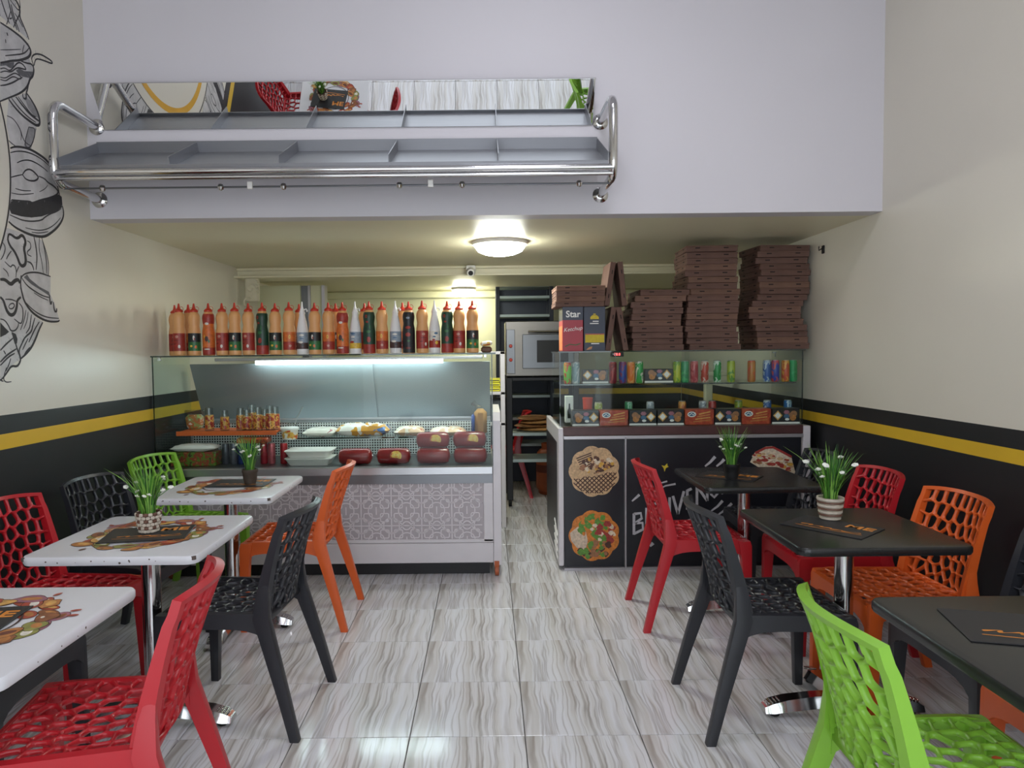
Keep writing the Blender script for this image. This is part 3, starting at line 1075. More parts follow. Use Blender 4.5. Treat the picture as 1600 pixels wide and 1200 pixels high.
def chair_meshes(col):
    rc = random.Random(21)
    pm = 'plastic_' + col
    # backrest
    seeds = []
    for k in range(9):
        seeds.append((BW * (k + .5) / 9 + rc.uniform(-.004, .004), BH - .036 + rc.uniform(-.004, .004)))
    rows = [(7, .30), (8, .25), (7, .20), (8, .15), (7, .105), (8, .062), (7, .02)]
    for r, (n, y) in enumerate(rows):
        for k in range(n):
            seeds.append((BW * (k + .5) / n + rc.uniform(-.012, .012), y + rc.uniform(-.012, .012)))
    back = MB()
    web(back, voronoi(seeds, BW, BH), Sback, .018, .0053)
    N = 14

    def strip(rows_):
        vs_ = [p for r_ in rows_ for p in r_]
        fs_ = []
        for i_ in range(len(rows_) - 1):
            for e_ in range(4):
                fs_.append((i_ * 4 + e_, i_ * 4 + (e_ + 1) % 4, i_ * 4 + 4 + (e_ + 1) % 4, i_ * 4 + 4 + e_))
        fs_ += [(3, 2, 1, 0), tuple(len(vs_) - 4 + e_ for e_ in range(4))]
        back.add(vs_, fs_)
    strip([[Sback(BW * k / N, BH - .011, .011), Sback(BW * k / N, BH + .004, .011), Sback(BW * k / N, BH + .004, -.011), Sback(BW * k / N, BH - .011, -.011)] for k in range(N + 1)])
    for sd in (0, 1):
        rows_ = []
        for k in range(11):
            t = k / 10
            wu, wd = .012 + .016 * (1 - t) ** 1.5, .011 + .013 * (1 - t) ** 1.5
            ua, ub = (-.004, wu) if sd == 0 else (BW + .004, BW - wu)
            v_ = (BH + .004) * t
            rows_.append([Sback(ua, v_, wd), Sback(ub, v_, wd), Sback(ub, v_, -wd), Sback(ua, v_, -wd)])
        strip(rows_)
    bk = back.mesh('backrest', pm, angle=.9)
    # seat
    seeds = []
    for r in range(8):
        n = 7 if r % 2 == 0 else 8
        for k in range(n):
            seeds.append((SW * (k + .5) / n + rc.uniform(-.015, .015), SD * (r + .5) / 8 + rc.uniform(-.011, .011)))
    seat = MB()
    web(seat, voronoi(seeds, SW, SD), Sseat, .017, .0056)
    # apron under the rim, deeper near the legs
    for s in (-1, 1):
        pts_t, pts_b = [], []
        for k in range(13):
            t = k / 12
            p = Vector(Sseat(SW * (s + 1) / 2, SD * t, 0))
            dep = .05 + .035 * abs(2 * t - 1) ** 4
            pts_t.append(p); pts_b.append(p - Vector((0, 0, dep)))
        for off in (0,):
            vs = []
            for p, q in zip(pts_t, pts_b):
                vs += [p + Vector((0, s * .014, .007)), p + Vector((0, -s * .006, .010)), q + Vector((0, -s * .002, 0)), q + Vector((0, s * .016, 0))]
            fs = []
            for k in range(12):
                for e in range(4):
                    fs.append((k * 4 + e, k * 4 + (e + 1) % 4, k * 4 + 4 + (e + 1) % 4, k * 4 + 4 + e))
            fs += [(0, 1, 2, 3), (51, 50, 49, 48)]
            seat.add(vs, fs)
    vs = []
    for k in range(13):
        s = -1 + 2 * k / 12
        p = Vector(Sseat(SW * k / 12, SD, 0)) + Vector((.005 * (1 - s * s), 0, 0))
        dep = .045 + .05 * abs(s) ** 5
        q = p - Vector((0, 0, dep))
        vs += [p + Vector((.010, 0, .003)), p + Vector((-.012, 0, .009)), q + Vector((-.006, 0, 0)), q + Vector((.010, 0, 0))]
    fs = []
    for k in range(12):
        for e in range(4):
            fs.append((k * 4 + e, k * 4 + (e + 1) % 4, k * 4 + 4 + (e + 1) % 4, k * 4 + 4 + e))
    fs += [(0, 1, 2, 3), (51, 50, 49, 48)]
    seat.add(vs, fs)
    seat.box((-.142, 0, .425), (.018, .37, .045), 0, .004)
    st = seat.mesh('seat', pm, angle=.9)

    def leg(path):
        # path rows: centre x,y,z, half depth (x), half width (y)
        m_ = MB()
        vs, fs = [], []
        for (x, y, z, a, b) in path:
            for k in range(12):
                an = (k // 3) * 90 + (20, 45, 70)[k % 3]
                ca, sa = math.cos(math.radians(an)), math.sin(math.radians(an))
                f_ = 1.0 / (abs(ca) ** 10 + abs(sa) ** 10) ** .1
                vs.append((x + ca * a * f_, y + sa * b * f_, z))
        n = len(path)
        for i in range(n - 1):
            for k in range(12):
                k2 = (k + 1) % 12
                fs.append((i * 12 + k, i * 12 + k2, (i + 1) * 12 + k2, (i + 1) * 12 + k))
        fs.append(tuple(range(11, -1, -1))); fs.append(tuple((n - 1) * 12 + k for k in range(12)))
        m_.add(vs, fs)
        return m_.mesh('leg', pm)
    legs = []
    for s in (-1, 1):
        legs.append(leg([(.243, s * .219, 0, .0165, .0155), (.238, s * .215, .2, .021, .018), (.234, s * .211, .36, .026, .020), (.228, s * .209, .43, .032, .021), (.224, s * .208, .452, .030, .019)]))
        legs.append(leg([(-.268, s * .232, 0, .0175, .0155), (-.225, s * .222, .16, .0215, .0165), (-.178, s * .211, .32, .027, .0175), (-.142, s * .201, .44, .031, .018), (-.146, s * .192, .52, .022, .012), (-.160, s * .186, .60, .008, .006)]))
    return bk, st, legs


CH = {c: chair_meshes(c) for c in CHAIRCOL}


def chair(col, x, y, deg, label, group=None):
    t = thing('lattice_chair', label, 'chair', (x, y, 0), math.radians(deg), group)
    bk, st, legs = CH[col]
    link('backrest', bk, t); link('seat', st, t)
    for l in legs: link('leg', l, t)
    return t


chair('red', -1.02, 1.83, 190, 'red lattice plastic chair drawn up to the white table that has no pot showing')
chair('black', -.968, 2.73, 176, 'black lattice chair on the aisle side of the white table with a striped pot')
chair('orange', -1.01, 3.71, 180, 'orange lattice chair on the aisle in front of the white counter')
chair('red', -1.785, 2.815, -8, 'red lattice chair by the left wall below the burger mural')
chair('black', -1.715, 3.33, -12, 'dark lattice chair at the left wall between red and green chairs')
chair('green', -1.76, 4.02, -13, 'bright green lattice chair at the left wall next to the glass counter')
chair('black', -1.67, 2.16, 0, 'black lattice chair under the chipped white table by the left wall')
chair('red', -1.72, 1.58, 0, 'red lattice chair by the left wall at the chipped white table')
chair('red', 1.05, 3.66, 0, 'red lattice chair standing before the black counter lettering')
chair('black', 1.05, 2.66, 0, 'black lattice chair on the aisle side of the black table')
chair('green', 1.02, 1.56, -2, 'lime green lattice chair at a black table on the aisle')
chair('orange', 1.67, 2.79, 181, 'orange lattice chair at the right wall between two black tables')
chair('red', 1.675, 3.36, 179, 'red lattice chair at the right wall next to the orange one')
chair('black', 1.68, 3.98, 178, 'black lattice chair in the corner of right wall and black counter')
chair('black', 1.70, 2.25, 180, 'black lattice chair at the right wall next to the orange chair')
chair('orange', 1.665, 1.73, 180, 'orange lattice chair mostly hidden under a black table by the right wall')

# ------------------------------------------------------------------ tables
ZT = .735


def rrect(hx, hy, r, n=5):
    out = []
    for (sx, sy, a0) in ((1, 1, 0), (-1, 1, 90), (-1, -1, 180), (1, -1, 270)):
        for k in range(n + 1):
            a = math.radians(a0 + 90 * k / n)
            out.append((sx * (hx - r) + r * math.cos(a), sy * (hy - r) + r * math.sin(a)))
    return out


def slab(outlines, mats, name, parent):
    """stack of (outline, z) rings closed at both ends"""
    m_ = MB()
    n = len(outlines[0][0])
    vs, fs = [], []
    for o_, z in outlines:
        vs += [(p[0], p[1], z) for p in o_]
    for i in range(len(outlines) - 1):
        for k in range(n):
            k2 = (k + 1) % n
            fs.append((i * n + k, i * n + k2, (i + 1) * n + k2, (i + 1) * n + k))
    fs.append(tuple(range(n - 1, -1, -1))); fs.append(tuple((len(outlines) - 1) * n + k for k in range(n)))
    m_.add(vs, fs)
    return m_.build(name, mats, parent)


for nm, c in (('food_a', '#8a5230'), ('food_b', '#b9793f'), ('food_c', '#a8442f'), ('food_d', '#d3a257'), ('food_e', '#6b3527'), ('food_f', '#8f8f4a'), ('food_g', '#e9e2d6'), ('food_h', '#9a6172')):
    mat(nm, c, .35, 0, .25, 45)
mat('food_line', '#3a2420', .4, 0, .1)
FOODM = ['food_line', 'food_a', 'food_b', 'food_c', 'food_d', 'food_e', 'food_f', 'food_g', 'food_h']


def wreath(seed):
    rr = random.Random(seed)
    m_ = MB()
    lay = 0

    def ell(cx, cy, a, b, ang, mi, z, lobes=0):
        pts = []
        for k in range(18):
            t_ = 2 * PI * k / 18
            f_ = 1 + (.12 * math.sin(lobes * t_) if lobes else 0)
            x, y = a * f_ * math.cos(t_), b * f_ * math.sin(t_)
            pts.append((cx + x * math.cos(ang) - y * math.sin(ang), cy + x * math.sin(ang) + y * math.cos(ang)))
        m_.poly(pts, lambda p: (p[0], p[1], z), mi)
    z = .0004
    for k in range(46):
        t_ = 2 * PI * k / 46 * 2 + rr.uniform(-.1, .1)
        r = rr.uniform(.135, .225) if k % 2 else rr.uniform(.15, .2)
        a, b = rr.uniform(.028, .052), rr.uniform(.016, .03)
        ang = t_ + PI / 2 + rr.uniform(-.7, .7)
        mi = rr.choice([1, 2, 2, 3, 4, 5, 1, 6, 8, 3])
        lob = rr.choice([0, 0, 3, 5])
        ell(r * math.cos(t_), r * math.sin(t_), a + .0022, b + .0022, ang, 0, z, lob); z += .000012
        ell(r * math.cos(t_), r * math.sin(t_), a, b, ang, mi, z, lob); z += .000012
        ell(r * math.cos(t_) + .004, r * math.sin(t_) + .003, a * .6, b * .45, ang, rr.choice([2, 4, 7, 5, 1]), z); z += .000012
        if k % 3 == 0:
            ell(r * math.cos(t_) - a * .3, r * math.sin(t_), .007, .005, ang, rr.choice([3, 6, 7, 0]), z); z += .000012
    for k in range(5):
        t_ = rr.uniform(0, 2 * PI)
        ell(.25 * math.cos(t_), .25 * math.sin(t_), .014, .007, t_, rr.choice([3, 8, 5]), z); z += .000012
    ringp = [(.128 * math.cos(a * PI / 30), .128 * math.sin(a * PI / 30)) for a in range(61)]
    m_.ribbon(ringp, .006, lambda p: (p[0], p[1], z + .0001), 0)
    return m_.mesh('printed_wreath', FOODM, smooth=False, fix=False)


WR = wreath(5)


def table(x, y, white, label, foot_rot=0.3, rz=0.0):
    t = thing('cafe_table', label, 'table', (x, y, 0), rz)
    mt_ = 'top_white' if white else 'top_black'
    h = .3
    top = slab([(rrect(h - .012, h - .012, .03), ZT - .032), (rrect(h - .003, h - .003, .035), ZT - .03), (rrect(h, h, .035), ZT - .022), (rrect(h, h, .035), ZT - .007), (rrect(h - .004, h - .004, .033), ZT - .001), (rrect(h - .010, h - .010, .03), ZT)], mt_, 'tabletop', t)
    if white:
        o = link('printed_wreath', WR, top, (0, 0, ZT), (0, 0, rz * 3))
        rr = random.Random(int(1000 * abs(x + y * 3)))
        for k in range(15):
            m_ = MB()
            side = rr.choice(['f', 'f', 'f', 'r'])
            q = rr.uniform(-.26, .28); zz = ZT - rr.uniform(.008, .022); rs_ = rr.uniform(.0015, .005)
            pts = [(rs_ * rr.uniform(.6, 1.2) * math.cos(a), rs_ * rr.uniform(.5, 1) * math.sin(a)) for a in [2 * PI * i / 7 for i in range(7)]]
            if side == 'f':
                m_.poly(pts, lambda p: (q + p[0], -.3003, zz + p[1]))
            else:
                m_.poly(pts, lambda p: ((.3003 if x < 0 else -.3003), q + p[0], zz + p[1]))
            m_.build('edge_chip', 'chip', top, smooth=False, fix=False)
        for (sx, sy) in ((1, -1), (-1, -1)):
            MB().lathe([(.0, .0), (.009, .001), (.0085, .013), (0, .0135)], (sx * .287, sy * .2868, ZT - .016), 8).build('edge_chip', 'chip', top)
    MB().lathe([(.034, .05), (.034, ZT - .045), (.034, ZT - .04)], n=24).build('pole', 'chrome', t)
    MB().box((0, 0, ZT - .038), (.26, .26, .010), 0, .002).build('top_plate', 'iron_black', t, smooth=False)
    MB().lathe([(.048, .028), (.05, .045), (.044, .062), (.036, .066), (.0345, .09)], n=24).build('collar', 'iron_black', t)
    for k in range(4):
        a = foot_rot + k * PI / 2
        ca, sa = math.cos(a), math.sin(a)
        m_ = MB()
        vs, fs = [], []
        prof = [(.02, .085, .04, .030), (.12, .080, .036, .034), (.22, .068, .028, .038), (.275, .054, .022, .040), (.305, .038, .018, .030)]
        for (r, zt_, zb_, hw_) in prof:
            for (yy, zz) in ((-hw_, zb_), (-hw_ * .7, zt_), (hw_ * .7, zt_), (hw_, zb_)):
                vs.append((ca * r - sa * yy, sa * r + ca * yy, zz))
        for i in range(4):
            for j in range(4):
                j2 = (j + 1) % 4
                fs.append((i * 4 + j, i * 4 + j2, i * 4 + 4 + j2, i * 4 + 4 + j))
        fs += [(3, 2, 1, 0), (16, 17, 18, 19)]
        m_.add(vs, fs)
        ft = m_.build('foot', 'chrome', t, angle=.5)
        for j in range(4):
            r = .25 + .013 * j
            MB().box((ca * r, sa * r, .063 - .0034 * j), (.005, .036, .004), 0, .001, Matrix.Rotation(a, 3, 'Z')).build('grip_rib', 'chrome', ft)
        MB().lathe([(.018, 0), (.02, .004), (.02, .018), (.012, .022)], (ca * .262, sa * .262, 0), 14).build('glide', 'rubber', ft)
    return t


table(-1.33, 1.72, True, 'white square table with chipped edges beside the red aisle chair', .12)
table(-1.29, 2.615, True, 'white table with food print and a striped woven pot on it', -.05)
table(-1.33, 3.55, True, 'white table with food print standing before the glass counter', .0)
table(1.325, 1.57, False, 'black square table next to the lime green chair', .0)
table(1.355, 2.63, False, 'black square table with a striped pot and open menu', .0)
table(1.36, 3.68, False, 'black square table before the counter with the pizza picture', .0)


def place_mat(c, ang, label, flip=1):
    t = thing('menu_card', label, 'menu', (c[0], c[1], ZT + (.0027 if c[0] < 0 else .0003)), ang)
    MB().box((0, 0, .0015), (.30, .21, .003), 0, .0008).build('card', 'mat_black', t, smooth=False)
    lettering('lettering', 'ME', .062, 'mat_orange', t, (.085, .045, .0034), (0, 0, 0), .0012, 0, 1.3)
    m_ = MB()
    sq = [(-.10, -.035), (-.05, -.022), (-.075, -.045), (-.01, -.028), (-.03, -.05), (.02, -.03), (.012, -.052), (.055, -.036), (.06, -.052), (.12, -.034)]
    m_.ribbon(smooth2(sq), [.006 + .004 * math.sin(i) for i in range(len(smooth2(sq)))], lambda p: (p[0], p[1], .0036))
    m_.ribbon(smooth2([(-.11, -.06), (0, -.068), (.13, -.055)]), .004, lambda p: (p[0], p[1], .0036))
    m_.build('script_flourish', 'mat_orange', t, smooth=False, fix=False)
    return t


def mat_from(p_a, p_b, p_c):
    a, b, c = (on_z(*p, ZT) for p in (p_a, p_b, p_c))
    ctr = (a + c) / 2
    ang = math.atan2((b - a).y, (b - a).x)
    return (ctr.x, ctr.y), ang


c_, a_ = mat_from((153.5, 850.5), (291.6, 842), (303, 822))
place_mat(c_, a_, 'black menu card with orange lettering under the striped woven pot')
c_, a_ = mat_from((318, 764), (432, 763), (433, 748))
place_mat(c_, a_, 'black menu card under the brown pot on the white table by the counter')
place_mat((-1.37, 1.73), .12, 'black menu card lying alone on the chipped white table')
c_, a_ = mat_from((1235, 826.6), (1336, 846), (1362, 820))
place_mat(c_, a_, 'black menu card under the striped pot on a black table')
c_, a_ = mat_from((1085, 748), (1176, 757), (1192, 741))
place_mat(c_, a_, 'black menu card under the dark pot before the counter')
q = on_z(1517, 1003, ZT)
place_mat((q.x + .15 * math.cos(-.25) + .105 * math.sin(.25), q.y + .15 * math.sin(-.25) + .105 * math.cos(.25)), -.25, 'black menu card on the black table beside the lime green chair')


# ------------------------------------------------------------------ potted plants
def blade(m_, base, ang, length, lean, w, mi):
    n = 5
    L, R = [], []
    dx, dy = math.cos(ang), math.sin(ang)
    for k in range(n + 1):
        t_ = k / n
        r = lean * length * (t_ ** 1.7)
        z = length * (t_ - .18 * lean * t_ ** 2)
        ww = w * (1 - t_ ** 2) * (.6 + .8 * t_ if t_ < .5 else 1.0) + .0003
        c = Vector(base) + Vector((dx * r, dy * r, z))
        L.append(c + Vector((-dy * ww, dx * ww, 0))); R.append(c + Vector((dy * ww, -dx * ww, 0)))
    vs = L + R
    m_.add(vs, [(i, i + 1, n + 2 + i, n + 1 + i) for i in range(n)], mi)


FLW = None


def plant(p, kind, label, seed, scale=1.0, long_leaf=None):
    global FLW
    rr = random.Random(seed)
    t = thing('potted_plant', label, 'plant', (p[0], p[1], ZT + (.0068 if p[0] < 0 else .0044)), rr.uniform(0, 6))
    s = scale
    H = .075 * s
    pot = MB()
    rows = 6
    if kind == 'woven':
        for r in range(rows):
            z0 = H * r / rows
            for k in range(16):
                a = 2 * PI * (k + .5 * (r % 2)) / 16
                rad = .032 * s + .012 * s * (r / rows) ** .8
                pot.box((rad * math.cos(a), rad * math.sin(a), z0 + H / rows / 2), (.008 * s, .0145 * s, H / rows * .98), (r + k) % 2 if r % 2 else 0, .003, Matrix.Rotation(a, 3, 'Z'))
        pot.lathe([(.030 * s, 0), (.042 * s, H * .98), (.038 * s, H * .98), (.037 * s, H * .8)], n=20, mi=1)
        pot.build('pot', ['pot_pale', 'pot_brown'], t)
    elif kind == 'banded':
        prof = []
        for r in range(7):
            z0 = H * r / 7
            rad = .031 * s + .011 * s * (r / 7) ** .7
            prof += [(rad, z0), (rad + .003 * s, z0 + H / 28), (rad + .003 * s, z0 + H / 9), (rad, z0 + H / 7 - .0005)]
        pot.lathe(prof + [(.044 * s, H), (.039 * s, H), (.038 * s, H * .8)], n=24)
        o = pot.build('pot', ['pot_pale'], t)
        for r in (1, 3, 5):
            z0 = H * r / 7
            rad = .0345 * s + .011 * s * (r / 7) ** .7
            MB().lathe([(rad + .0003, z0 + H / 22), (rad + .0006, z0 + H / 11), (rad + .0003, z0 + H / 8)], n=24).build('band', 'pot_brown', o, fix=False)
    else:
        pot.lathe([(.029 * s, 0), (.034 * s, H * .3), (.038 * s, H * .75), (.041 * s, H * .8), (.041 * s, H), (.037 * s, H), (.036 * s, H * .85)], n=24)
        pot.build('pot', 'pot_dark' if kind == 'brown' else 'pot_black', t)
    MB().lathe([(.037 * s, H * .86), (.02 * s, H * .9), (0, H * .92)], n=16).build('soil', 'soil', t)
    m_ = MB()
    for k in range(130):
        a = rr.uniform(0, 2 * PI)
        b = (rr.uniform(0, .026) * s * math.cos(a), rr.uniform(0, .026) * s * math.sin(a), H * .88)
        blade(m_, b, a + rr.uniform(-.5, .5), rr.uniform(.09, .205) * s, rr.uniform(.05, .55), rr.uniform(.0018, .0034) * s, rr.choice([0, 0, 1, 2, 1]))
    if long_leaf is not None:
        blade(m_, (0, 0, H * .88), long_leaf - t.rotation_euler.z, .2 * s, .8, .006 * s, 1)
    m_.build('grass_leaves', ['leaf_a', 'leaf_b', 'leaf_c'], t, fix=False)['kind'] = 'stuff'
    if FLW is None:
        f_ = MB()
        for k in range(5):
            a = 2 * PI * k / 5
            f_.lathe([(0, -.004), (.006, -.001), (.0075, .003), (0, .007)], (.0058 * math.cos(a), .0058 * math.sin(a), 0), 6)
        f_.lathe([(0, -.002), (.005, .002), (.004, .008), (0, .010)], (0, 0, 0), 6)
        FLW = f_.mesh('flower', 'petal')
    st = MB()
    for k in range(11):
        a = 2 * PI * k / 11 + rr.uniform(-.25, .25)
        L, ln_ = rr.uniform(.3, .75), rr.uniform(.085, .16) * s
        e = Vector((math.cos(a) * L * ln_, math.sin(a) * L * ln_, H * .88 + ln_ * .85))
        st.tube([(0, 0, H * .88), (e.x * .35, e.y * .35, H * .88 + ln_ * .5), e], .0013 * s, 5)
        fo = link('flower', FLW, t, e, (rr.uniform(-.5, .5), rr.uniform(-.5, .5), a))
        fo.scale = (s * rr.uniform(.65, .95),) * 3
    st.build('flower_stems', 'leaf_a', t)
    return t


q = on_z(233, 833, ZT); plant((q.x, q.y), 'woven', 'grassy plant with white flowers in a brown and cream woven pot', 1, 1.03, PI)
q = on_z(391, 757, ZT); plant((q.x, q.y), 'brown', 'grassy plant in a plain brown pot on the white table by the counter', 2, 1.0)
q = on_z(1143, 749, ZT); plant((q.x, q.y), 'black', 'grassy plant with white flowers in a black pot before the counter', 3, 1.05)
q = on_z(1297, 812, ZT); plant((q.x, q.y), 'banded', 'grassy plant with white flowers in a pale banded pot on a black table', 4, 1.15, 2.4)
plant((1.585, 1.62), 'banded', 'white-flowered plant at the wall end of the table by the lime chair', 5, 1.1)
plant((-1.42, 1.72), 'woven', 'grassy plant in a woven pot on the chipped white table', 6, 1.0)

# ------------------------------------------------------------------ left counter: refrigerated glass display
YL = 4.33                     # its front
XA, XB = -2.085, 0.024        # body
ZLT = 1.398                   # underside of its top glass shelf
lcs = thing('glass_display_counter', 'white refrigerated counter with lattice front panel and glass display', 'counter', (-1.0, YL, 0))
lo = Vector((-1.0, YL, 0))


def LB(c, s, m, name, bev=0.0, parent=None, rot=None, mi=0):
    return MB().box(Vector(c) - lo, s, mi, bev, rot).build(name, m, parent or lcs, smooth=False)


XM, XL = (XA + XB) / 2, XB - XA
zled = .655
LB((XM, YL + .38, .385), (XL, .72, .56), 'white_panel', 'body')
LB((XM, YL - .008, .675), (XL, .05, .05), 'steel', 'front_ledge', .004)
LB((XM, YL + .012, .62), (XL, .03, .06), 'steel_dark', 'under_ledge_strip')
pan = LB((XM, YL + .014, .42), (XL - .09, .012, .37), 'lattice_back', 'lattice_panel')
# arabesque tiles on the panel
U = .19
lt = MB()


def LM(p):
    return (p[0], -.0035, p[1])


def arc(cx, cz, r, a0, a1, n=8):
    return [(cx + r * math.cos(math.radians(a0 + (a1 - a0) * k / n)), cz + r * math.sin(math.radians(a0 + (a1 - a0) * k / n))) for k in range(n + 1)]


w_ = .0072
for (a, b) in (((-.095, -.095), (-.095, .095)), ((-.095, .0), (.095, .0)), ((0, -.095), (0, -.07)), ((0, .07), (0, .095))):
    lt.ribbon([a, b], w_, LM)
for sx in (-1, 1):
    for sz in (-1, 1):
        cx, cz = sx * .052, sz * .052
        sq = rrect(.026, .026, .009, 3)
        lt.ribbon([(cx + p[0], cz + p[1]) for p in sq] + [(cx + sq[0][0], cz + sq[0][1])], w_, LM)
        lt.ribbon(arc(sx * .095, 0, .05, 180 if sx > 0 else 0, (90 if sz > 0 else 270) if sx > 0 else (90 if sz > 0 else -90)), w_, LM)
        lt.ribbon(arc(0, sz * .095, .05, (270 if sz > 0 else 90), (180 if sx < 0 else (360 if sz > 0 else 0))), w_, LM)
        lt.ribbon([(sx * .02, 0), (sx * .045, sz * .022), (sx * .095, sz * .05)], w_, LM)
for a0 in (0, 90, 180, 270):
    lt.ribbon(arc(.0, .0, .026, a0, a0 + 90, 5), w_, LM)
ltm = lt.mesh('lattice_tile', 'lattice_white', smooth=False, fix=False)
ncol = int((XL - .10) / U)
for i in range(ncol):
    for j in range(2):
        link('lattice_tile', ltm, pan, Vector((XB - .07 - U * (i + .5), YL + .007, .515 - U * j)) - lo)
for (c, s) in (((XM, YL + .008, .225), (XL, .02, .022)), ((XB - .03, YL + .008, .42), (.06, .02, .40)), ((XA + .02, YL + .008, .42), (.05, .02, .40))):
    LB(c, s, 'white_panel', 'panel_frame', .003)
LB((XM, YL + .004, .15), (XL, .026, .125), 'white_panel', 'kick_panel', .004)
LB((XM, YL + .1, .045), (XL - .05, .1, .085), 'black_plain', 'plinth')
for X in (XA + .08, XB + .02):
    f = MB().lathe([(.012, .0), (.034, .004), (.034, .026), (.012, .03)], (X + 1.0 - .015, .01, .034), 14, M=Matrix.Rotation(PI / 2, 3, 'Y')).box((X + 1.0, .01, .075), (.03, .03, .04))
    f.build('caster', 'gas_orange', lcs)
# end panel beside the passage
ep = MB()
prof = [(0, .07), (0, .72), (.012, .98), (.05, 1.03), (.72, 1.03), (.72, .07)]
vs = []
for X in (XB + .002, XB + .05):
    vs += [(X + 1.0, y_, z_) for (y_, z_) in prof]
n = len(prof)
ep.add(vs, [tuple(range(n)), tuple(range(2 * n - 1, n - 1, -1))] + [(i, (i + 1) % n, n + (i + 1) % n, n + i) for i in range(n)])
ep.build('end_panel', 'white_panel', lcs, smooth=False)
# inside: deck, perforated back, rear ledge, leaning sliding doors
ZD = .70
LB((XM, YL + .27, ZD - .01), (XL - .01, .50, .02), 'steel_dark', 'deck')
pp = MB().box((0, 0, 0), (XL - .02, .004, .225)).build('perforated_panel', 'perforated_sheet', lcs, smooth=False)
pp.location = Vector((XM, YL + .525, ZD + .115)) - lo
LB((XM, YL + .62, .925), (XL - .02, .19, .012), 'steel', 'rear_ledge')
dt, db = 1.345, .935
for (xa, xb, oy) in ((XA + .02, -.80, 0), (-.82, XB - .01, .012)):
    ang = math.atan2(.21, dt - db)
    hgt = math.hypot(.21, dt - db)
    d_ = MB().box((0, 0, 0), (xb - xa, .006, hgt), 0, .001, Matrix.Rotation(ang, 3, 'X')).build('sliding_door', 'door_steel', lcs, smooth=False)
    d_.location = Vector(((xa + xb) / 2, YL + .60 + oy, (dt + db) / 2)) - lo
LB((XM, YL + .706, .94), (XL - .02, .03, .014), 'alu', 'door_track')
LB((XM + .08, YL + .47, 1.375), (XL - .28, .09, .02), 'alu', 'lamp_housing', .003)
tb = MB().tube([(on_y(400, 572, YL + .44).x + 1.0, .44, 1.352), (on_y(692, 572, YL + .44).x + 1.0, .44, 1.352)], .013, 12)
tb.build('lamp_tube', 'lamp_tube', lcs)
# glass
LB((XM, YL + .005, (ZD + ZLT) / 2), (XL - .012, .006, ZLT - ZD), 'glass', 'front_glass')
LB((XA + .004, YL + .27, (ZD + ZLT) / 2), (.006, .52, ZLT - ZD), 'glass', 'side_glass')
LB((XB - .002, YL + .27, (ZD + ZLT) / 2), (.006, .52, ZLT - ZD), 'glass', 'side_glass')
LB((XM + .01, YL + .19, ZLT + .004), (XL + .03, .40, .008), 'glass', 'top_shelf')
LB((XM + .01, YL - .0125, ZLT + .004), (XL + .03, .005, .0085), 'glass_edge', 'top_shelf_edge')
LB((XA + .001, YL - .001, (ZD + ZLT) / 2), (.006, .006, ZLT - ZD), 'glass_edge', 'glass_edge')
LB((XB + .0005, YL - .001, (ZD + ZLT) / 2), (.006, .006, ZLT - ZD), 'glass_edge', 'glass_edge')
for X in (XA + .035, XB - .04):
    LB((X, YL + .02, ZLT - .012), (.02, .02, .022), 'chrome', 'shelf_clip', .003)
ZS = ZLT + .008

# ------------------------------------------------------------------ sauce bottles on its top
BOT = {}
print_mat('label_mixed', ['#e2ddd2', '#e2ddd2', '#d9a63f', '#c0483a'], 30, .35)
for nm, c in (('lb_red', '#9c3026'), ('lb_dkred', '#6f1c1a'), ('lb_black', '#1d1f22'), ('lb_green', '#2f6a38'), ('lb_dkgreen', '#173c2b'), ('lb_orange', '#cf6a2c'), ('lb_yellow', '#d9b23f'), ('lb_white', '#d9d3c8'), ('lb_blue', '#3f6488'), ('lb_grey', '#8b98a6'), ('lb_brown', '#4a3432'), ('lb_pink', '#c08a7a')):
    mat(nm, c, .38, 0, .18, 60)
LBM = ['sauce_beige', 'sauce_white', 'lb_red', 'lb_dkred', 'lb_black', 'lb_green', 'lb_dkgreen', 'lb_orange', 'lb_yellow', 'lb_white', 'lb_blue', 'lb_grey', 'lb_brown', 'lb_pink']
LI = {n: i for i, n in enumerate(LBM)}
